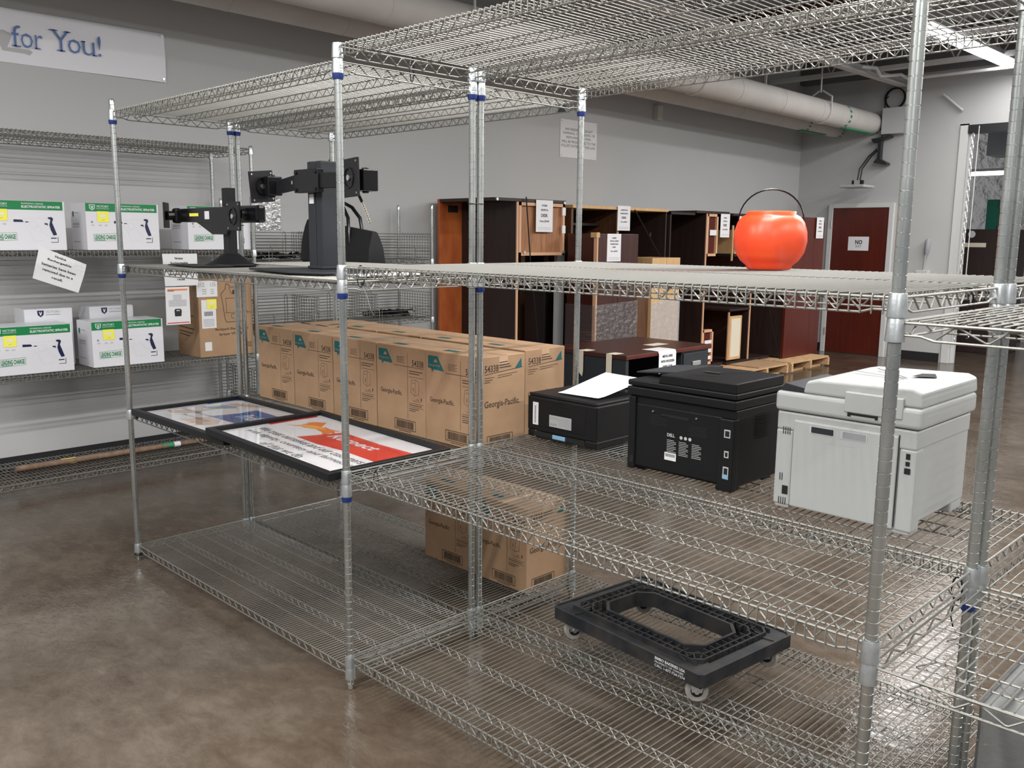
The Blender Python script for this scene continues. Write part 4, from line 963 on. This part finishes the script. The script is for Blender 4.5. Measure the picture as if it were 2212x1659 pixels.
def flyer(q, F, W_, H_):
    q.m('orange').rect(.08*W_, .90*W_, .905*H_, .945*H_, *F, off=.0012); q.m('black').rect(.08*W_, .35*W_, .89*H_, .905*H_, *F, off=.0013)
    q.m('greyink')
    for k in range(9): q.line((.12 if k > 3 else .3)*W_, (.78-k*.035)*H_, (.85 if k > 3 else .65)*W_, (.78-k*.035)*H_, .003, *F, off=.0012)
    q.m('dkgrey').poly([(.36*W_, .22*H_), (.62*W_, .22*H_), (.64*W_, .38*H_), (.58*W_, .42*H_), (.38*W_, .42*H_), (.34*W_, .38*H_)], *F, off=.0012); q.m('offw2').rect(.42*W_, .56*W_, .36*H_, .39*H_, *F, off=.0016)
    q.m('red').rect(.05*W_, .95*W_, .035*H_, .06*H_, *F, off=.0012)
notice([(.868, .990), (1.035, .990), (1.035, 1.238), (.872, 1.238)], [], (RF+.012, 0, 0), 'flyer with orange heading and battery picture hanging below the straight recall notice', 0, flyer)
# wooden stick on the bottom shelf
q = MB().m('dirt').tube([(0, 0, 0), (.01, .25, .002), (0, .6, -.002), (.012, 1.0, 0), (.02, 1.32, 0)], [.019, .018, .019, .017, .016], 10)
t = tag(q.build('wooden_stick', loc=(-3.56, -.02, RZ[0]+.020), smooth=True), 'long wooden stick lying on the bottom wall shelf', 'stick')
MB().m('yellow').tube([(.004, .27, .001), (.004, .36, .0)], .020, 10).build('paper_tag', t, smooth=True)
MB().m('greytape').tube([(.006, .93, 0), (.011, 1.01, 0)], .0195, 10).build('green_tape', t, smooth=True); MB().m('white').tube([(.0115, 1.015, 0), (.0125, 1.06, 0)], .0192, 10).build('white_tape', t, smooth=True)

# ------------------------------------------------------------------ banner and posted sign on the left wall
q = MB().m('whitebox'); NX = 24
y0, y1, z0, z1 = -2.3, 1.255, 2.640, 2.968
vs = []; 
for j in range(5):
    for i in range(NX+1): vs.append((.006+.006*sin(i*1.3+j)*sin(j*pi/4)+.004*sin(i*.6), y0+(y1-y0)*i/NX, z0+(z1-z0)*j/4))
q.add(vs, [(j*(NX+1)+i, j*(NX+1)+i+1, (j+1)*(NX+1)+i+1, (j+1)*(NX+1)+i) for j in range(4) for i in range(NX)])
t = tag(q.build('wall_banner', loc=(XW, 0, 0), smooth='all'), 'glossy white banner with blue lettering high on the left wall', 'banner')
q = MB().m(mat('banner_blue', (.05, .13, .35), .4)); F = ((XW*0+.018, 0, 0), Y_, Z_)
def serif(q, tx, x, w_, y, h_): q.text(tx, x, y, w_, h_, *F, off=.0, bold=-.01)
serif(q, 'f', .262, .055, 2.742, .128); serif(q, 'o', .315, .072, 2.742, .088); serif(q, 'r', .400, .045, 2.744, .086)
serif(q, 'Y', .505, .105, 2.752, .128); serif(q, 'o', .600, .080, 2.750, .088); serif(q, 'u', .692, .078, 2.750, .086); serif(q, '!', .792, .020, 2.752, .130)
serif(q, ',', .172, .016, 2.722, .03)
for x0, x1, z in ((.262, .315, 2.742), (.395, .430, 2.744), (.488, .54, 2.874), (.58, .622, 2.874), (.532, .582, 2.752), (.685, .712, 2.830), (.755, .785, 2.750)): q.rect(x0, x1, z, z+.007, *F)
q.build('lettering', t)
for y, z in ((1.235, 2.95), (1.235, 2.66)): MB().m('silver').cyl((.004, y, z), (.02, y, z), .009, 10).build('grommet', t, smooth=True)
q = MB().m('white').box(0, .004, 0, .59, 0, .385); F = FACE_RIGHT(.004, 0, 0); q.m('black')
for k, (tx, w_) in enumerate((('ANY INDIVIDUAL CAUGHT', .44), ('TAMPERING, VANDALIZING, OR', .52), ('REMOVING ANY ITEMS,', .40), ('WILL BE PROSECUTED TO THE', .55), ('FULLEST EXTENT OF THE LAW.', .55))): q.text(tx, .295-w_/2, .275-k*.042, w_, .027, *F, bold=.0)
for y in (.02, .57):
    for z in (.02, .365): q.m('greyink').poly([(y+.006*cos(a), z+.006*sin(a)) for a in [j*pi/4 for j in range(8)]], *F, off=.001)
tag(q.build('wall_sign', loc=(XW+.002, 5.44, 2.41)), 'white sign warning against tampering, on the left wall above the upright desks', 'sign')

# ------------------------------------------------------------------ desks standing on end by the wall
def price(loc, lines, label, rz=pi/2, w_=.20, h_=.26, tilt=0):
    q = MB().m('white').box(-w_/2, w_/2, -.0012, 0, 0, h_); F = FACE_FRONT(0, -.0012, 0); q.m('black')
    for (tx, w2, y, h2) in lines: q.text(tx, -w2*w_/2, y*h_, w2*w_, h2*h_, *F, off=.001, bold=.03)
    for k in range(3): q.m('greyink').line(-.4*w_, (.14-k*.035)*h_, .4*w_, (.14-k*.035)*h_, .0015, *F, off=.001)
    o = q.build('price_sheet', loc=loc, rz=rz); o.rotation_euler = (0, tilt, rz); return tag(o, label, 'price sheet')
DBL = [('DOUBLE-', .34, .80, .06), ('PEDESTAL', .44, .66, .06), ('DESK', .40, .47, .10), ('Price: $25.00', .55, .30, .07)]
def end_desk(name, y0, y1, xf, z0, z1, label, mod, kind='pedestal', inner='orangewood', group=None):
    """a desk stood on its end: the desk top is against the wall, legs and pedestals face the room"""
    xw = XW+.10; H = z1-z0; t = thing(name, label, 'desk', (xw, y0, z0), 0, group); Dy = y1-y0; X1 = xf-xw
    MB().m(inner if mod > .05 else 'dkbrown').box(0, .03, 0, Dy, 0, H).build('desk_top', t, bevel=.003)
    for z in (0, H-.028): MB().m('dkbrown').box(.03, X1, .0, Dy, z, z+.028).build('end_panel', t, bevel=.003)
    q = MB().m('dkbrown').box(.031, X1-.012, mod, mod+.018, .029, H-.029); q.m('edge').box(X1-.012, X1, mod-.001, mod+.019, .029, H-.029); q.build('modesty_panel', t)
    return t, X1, H, Dy
def pedestal(t, X1, y0, y1, za, zb_, face='oak', rails='edge'):
    q = MB().m('dkbrown').box(.05, X1-.05, y0, y1, za, zb_)
    for a in ((y0, y0+.03, za, zb_), (y1-.03, y1, za, zb_), (y0, y1, za, za+.03), (y0, y1, zb_-.03, zb_)): q.m(rails).box(X1-.05, X1-.004, a[0]+.001, a[1]-.001, a[2]+.001, a[3]-.001)
    q.m(face).box(X1-.06, X1-.03, y0+.03, y1-.03, za+.03, zb_-.03)
    return q.build('drawer_pedestal', t)
t, X1, H, Dy = end_desk('double_pedestal_desk', 3.69, 4.60, -3.10, 0, 1.915, 'tall double-pedestal desk on end with orange-lit inner side, next to the ledge shelving', .27)
pedestal(t, X1, .30, .90, 1.42, 1.885); pedestal(t, X1, .30, .90, .03, .48)
for z in (1.62, 1.78): MB().m('white').box(X1-.003, X1+.001, .86, .905, z, z+.07).build('tape_strip', t)
MB().m('darkgap').box(.031, .034, .10, .22, 1.80, 1.86).build('bracket', t)
for y, z in ((.02, 1.90), (.36, 1.45), (.88, 1.45), (.88, 1.895)): MB().m('silver').cyl((X1, y, z), (X1+.012, y, z), .013, 8).build('levelling_foot', t, smooth=True)
price((-3.092, 4.30, 1.63), DBL, 'double-pedestal price sheet taped to the tall desk with orange-lit side', h_=.28, w_=.22)
tag(MB().m('blackpl').tube([(0, 0, 1.93), (.01, .05, 1.4), (.02, .12, .9), (.02, .2, .3)], .006, 5).build('strap_cord', loc=(-3.08, 4.05, 0)), 'dark strap hanging down the tall desk with orange-lit side', 'strap')
tag(MB().m('charcoal').box(0, .25, 0, .03, 0, 1.5).build('room_divider', loc=(-3.65, 4.635, 0)), 'dark metal divider standing behind the first upright desk', 'divider')
tag(MB().m('offw2').box(0, .04, 0, .10, 0, 1.45).build('grey_post', loc=(-3.3, 4.67, 0)), 'grey metal leg standing beside the first upright desk', 'leg')

# L shaped workstation with a tan top edge
ws = t = thing('workstation_desk', 'brown L-shaped workstation desk on end with a light tan edge along its top', 'desk', (-3.82, 4.70, 0))
MB().m('maple').box(0, .70, .02, 1.54, 1.855, 1.885).build('end_panel', t, bevel=.003)
MB().m('brown').box(0, .03, .02, 1.56, 0, 1.855).box(.03, .68, .02, .05, 1.45, 1.855).build('desk_top', t)
q = MB().m('brown').box(.03, .66, .72, .74, 0, 1.854); q.m('dkbrown').box(.03, .68, 1.52, 1.54, 0, 1.854); q.build('inner_panel', t)
MB().m('edge').box(.66, .672, .72, .745, 1.2, 1.854).build('edge_strip', t)
price((-3.108, 5.47, 1.655), [('L-SHAPE WOOD', .55, .80, .06), ('WORKSTATION', .60, .66, .06), ('DESK', .38, .48, .09), ('Price: $60.00', .5, .32, .06)], 'L-shape workstation price sheet taped to the tan-edged desk', h_=.24)
MB().m('dkbrown').box(.05, .45, .06, .78, 1.70, 1.725).build('return_top', ws, bevel=.002); MB().m('dkbrown').box(.05, .40, .40, .42, 0, 1.70).build('return_panel', ws)
t = thing('cherry_workstation', 'cherry L-shape workstation desk on end wrapped in clear film at the bottom', 'desk', (-3.082, 4.61, 0))
MB().m('cherry').box(0, .365, 0, .298, 0, 1.62).build('left_door', t, bevel=.003); MB().m('cherry').box(0, .365, .303, .59, 0, 1.62).build('right_door', t, bevel=.003)
MB().m('edge').box(.33, .368, -.020, -.002, .02, 1.61).build('edge_strip', t); MB().m('maple').box(.30, .370, -.03, .015, 1.585, 1.63).build('corner_block', t)
price((-2.716, 4.835, 1.37), [('CHERRY', .34, .82, .055), ('WOOD L-SHAPE', .62, .71, .055), ('WORKSTATION', .58, .60, .055), ('DESK', .25, .49, .055), ('Price: $60.00', .5, .34, .06)], 'cherry workstation price sheet on the front of the cherry panels', h_=.25)
WRAP = film_mat('shrink_film', .55, .10, (3, .9, (1, 5, 9)), white=.05)
q = MB(); q.mats.append(WRAP); q.add([(.374, -.04, .05), (.374, .60, .05), (.374, .60, 1.00), (.374, -.04, .98)], [(0, 1, 2, 3)]); q.add([(.374, -.04, .05), (.02, -.04, .05), (.02, -.04, .98), (.374, -.04, .98)], [(0, 1, 2, 3)]); q.build('film_wrap', t)
t = thing('maple_cabinet', 'light maple cabinet with two doors, lower half covered by film', 'cabinet', (-3.085, 5.43, 0))
MB().m('maple').box(0, .37, 0, .232, 0, 1.395).build('left_door', t, bevel=.002); MB().m('maple').box(0, .37, .236, .465, 0, 1.395).build('right_door', t, bevel=.002); MB().m('brown').box(.0, .34, -.215, -.01, 0, 1.30).build('side_panel', t)
q = MB(); q.mats.append(film_mat('shrink_film_pale', .6, .12, (3, .9, (1, 5, 9)), white=.32)); q.add([(.378, -.01, .05), (.378, .475, .05), (.378, .475, 1.02), (.378, -.01, .96)], [(0, 1, 2, 3)]); q.build('film_wrap', t)
tag(MB().m('blackpl').tube([(0, 0, 1.86), (.05, .38, 1.40)], .007, 5).box(.015, .035, .21, .24, 1.60, 1.64).build('strap_cord', loc=(-3.09, 5.62, 0)), 'dark diagonal cord running down to the maple cabinet', 'strap')

# second double pedestal desk and its neighbours
t, X1, H, Dy = end_desk('double_pedestal_desk', 6.74, 7.40, -3.10, .135, 1.885, 'dark double-pedestal desk on end behind the metal desk, second upright from the left', .20)
pedestal(t, X1, .22, .44, 1.255, 1.72, 'cherryred'); pedestal(t, X1, .22, .44, .03, .43, 'cherryred')
for z in (.17, .27, .09): MB().m('white').box(X1-.003, X1+.001, .26, .40, z, z+.04).build('tape_strip', t)
MB().m('white').box(X1-.003, X1+.001, .27, .40, 1.485, 1.545).build('tape_strip', t)
q = MB().m('dkbrown').box(0, .72, -.45, -.43, 0, 1.725).box(0, .03, -.43, -.001, 0, 1.725).box(.03, .73, -.45, -.003, 1.70, 1.724); q.build('side_panel', t)
price((-3.092, 7.30, 1.60), DBL, 'double-pedestal price sheet left of the orange pail', h_=.26, w_=.19)
t, X1, H, Dy = end_desk('double_pedestal_desk', 7.42, 8.40, -3.06, .135, 1.87, 'dark double-pedestal desk on end on the left pallet, with light drawer fronts', .46)
q = MB().m('maple').box(X1-.35, X1-.01, .07, .22, 1.28, 1.55).box(X1-.02, X1-.005, .01, .03, 1.2, 1.6); q.m('darkgap').box(X1-.30, X1-.02, .08, .21, 1.25, 1.28); q.build('upper_drawer', t)
q = MB().m('maple').box(X1-.03, X1-.005, .04, .30, .05, .56); q.m('beige').box(X1-.006, X1-.002, .07, .27, .08, .53); q.build('lower_drawer', t)
MB().m('dkbrown').box(.03, X1, .01, .455, .62, .645).build('shelf_board', t); MB().m('edge').box(X1-.02, X1-.002, .01, .025, .05, .61).build('edge_strip', t)
price((-3.05, 7.62, 1.58), DBL, 'double-pedestal price sheet half hidden by the left side of the orange pail', h_=.26, w_=.19)
t = thing('upright_desk', 'reddish desk on end with its smooth top facing the room, nearest the red door', 'desk', (-3.66, 8.44, .135))
q = MB().m('cherryred').prism([(0, 0), (.90, 0), (.90, 1.66), (.84, 1.72), (0, 1.72)], .725, .76, 'x'); q.m('black').line(.64, .02, .64, 1.6, .004, *FACE_RIGHT(.7605, 0, 0)); q.build('desk_top', t)
q = MB().m('dkbrown').box(0, .725, .01, .04, .01, 1.70).box(0, .725, .86, .89, .01, 1.70).box(.0, .02, .04, .86, .01, 1.70); q.build('desk_side', t)
price((-2.885, 9.18, 1.60), DBL, 'double-pedestal price sheet right of the orange pail', h_=.26, w_=.19)
def pallet(y0, label):
    t = thing('pallet', label, 'pallet', (-3.75, y0, 0), 0, 'wooden pallets'); Wp, Lp = 1.10, .98
    for k in range(8): MB().m('pine').box(Wp*k/8+.005, Wp*(k+1)/8-.012, 0, Lp, .110, .130).build('deck_board', t)
    for y in (0, Lp/2-.02, Lp-.04): MB().m('pine').box(0, Wp, y, y+.04, .018, .110).build('stringer', t)
    for k in range(4): MB().m('pine').box(Wp*k/3.6, Wp*k/3.6+.09, 0, Lp, 0, .018).build('bottom_board', t)
    return t
pa = pallet(8.21, 'pine pallet under the reddish upright desk')
pc = copy_tree(pa); pc.location = (-3.75, 6.27, 0); pc.scale = (1, .87, 1); pc['label'] = 'pine pallet farthest from the red door, hidden behind the metal desk'
pb = copy_tree(pa); pb.location = (-3.75, 7.15, 0); pb['label'] = 'pine pallet left of the other, partly hidden by the black printer'
tag(MB().m('board').box(0, .38, 0, .62, 0, .012).build('cardboard_sheet', loc=(-3.04, 7.45, .131)), 'flat cardboard sheet lying on the left pallet', 'cardboard')
tag(MB().m('blackpl').tube([(0, 0, 1.86), (.02, .1, 1.3), (.06, .30, .6), (.10, .48, .14)], .005, 5).build('strap_cord', loc=(-2.98, 7.85, 0)), 'thin dark cord hanging down to the left pallet', 'strap')

# metal desk with wooden top
t = thing('metal_desk', 'charcoal metal desk with a cherry wooden top in front of the upright desks', 'desk', (-2.17, 3.38, 0))
q = MB().m('cherry').box(0, .75, 0, 1.10, .722, .752); q.m('cherryred').box(.75, .754, -.002, 1.102, .723, .751); q.build('desk_top', t, bevel=.002)
MB().m('charcoal').box(.01, .74, .01, .04, .01, .721).build('end_panel', t, bevel=.002)
q = MB().m('charcoal').box(.02, .73, .72, 1.09, .02, .721); q.build('drawer_pedestal', t, bevel=.003)
for z, h_ in ((.50, .205), (.27, .22), (.04, .22)):
    d_ = MB().m('charcoal').box(.73, .742, .735, 1.075, z, z+h_).build('drawer', t, bevel=.003); MB().m('silver').box(.742, .752, .85, .96, z+h_*.5, z+h_*.5+.035).build('drawer_pull', d_, bevel=.003)
MB().m('charcoal').box(.02, .035, .04, .72, .25, .721).build('modesty_panel', t); MB().m('charcoal').box(.68, .735, .012, .05, .0, .72).build('leg', t)
for x in (.33, .60):
    q = MB().m('beige').box(x-.03, x+.05, -.004, .10, .7525, .754).box(x-.03, x+.02, -.004, -.001, .60, .753); q.prism([(x-.03, .60), (x+.02, .60), (x+.012, .56)], -.004, -.001, 'y')
    tag(q.build('tape_strip', loc=(-2.17, 3.38, 0)), 'strip of masking tape on the metal desk corner, %s of the two' % ('farther' if x < .5 else 'nearer'), 'tape')
q = MB().m('white'); P = [(.60, .755), (.70, .756), (.752, .754), (.762, .735), (.763, .60), (.763, .52)]
vs = [(x, y, z) for x, z in P for y in (.38, .60)]; q.add(vs, [(2*i, 2*i+1, 2*i+3, 2*i+2) for i in range(5)])
F = FACE_RIGHT(.7635, .38, .50); q.m('black')
for tx, w_, y, h_ in (('METAL DESK', .13, .205, .018), ('WITH WOODEN', .17, .165, .020), ('DESK TOP', .12, .125, .020), ('Price: $15.00', .12, .085, .018)): q.text(tx, .11-w_/2, y, w_, h_, *F, bold=.03)
tag(q.build('price_sheet', loc=(-2.17, 3.38, 0)), 'metal desk price sheet draped over the front edge of the desk top', 'price sheet')
tag(MB().m('beige').box(0, .10, 0, .20, 0, .001).build('paper_scrap', loc=(-1.75, 4.02, .7535)), 'pale paper scrap lying on the metal desk top', 'paper')
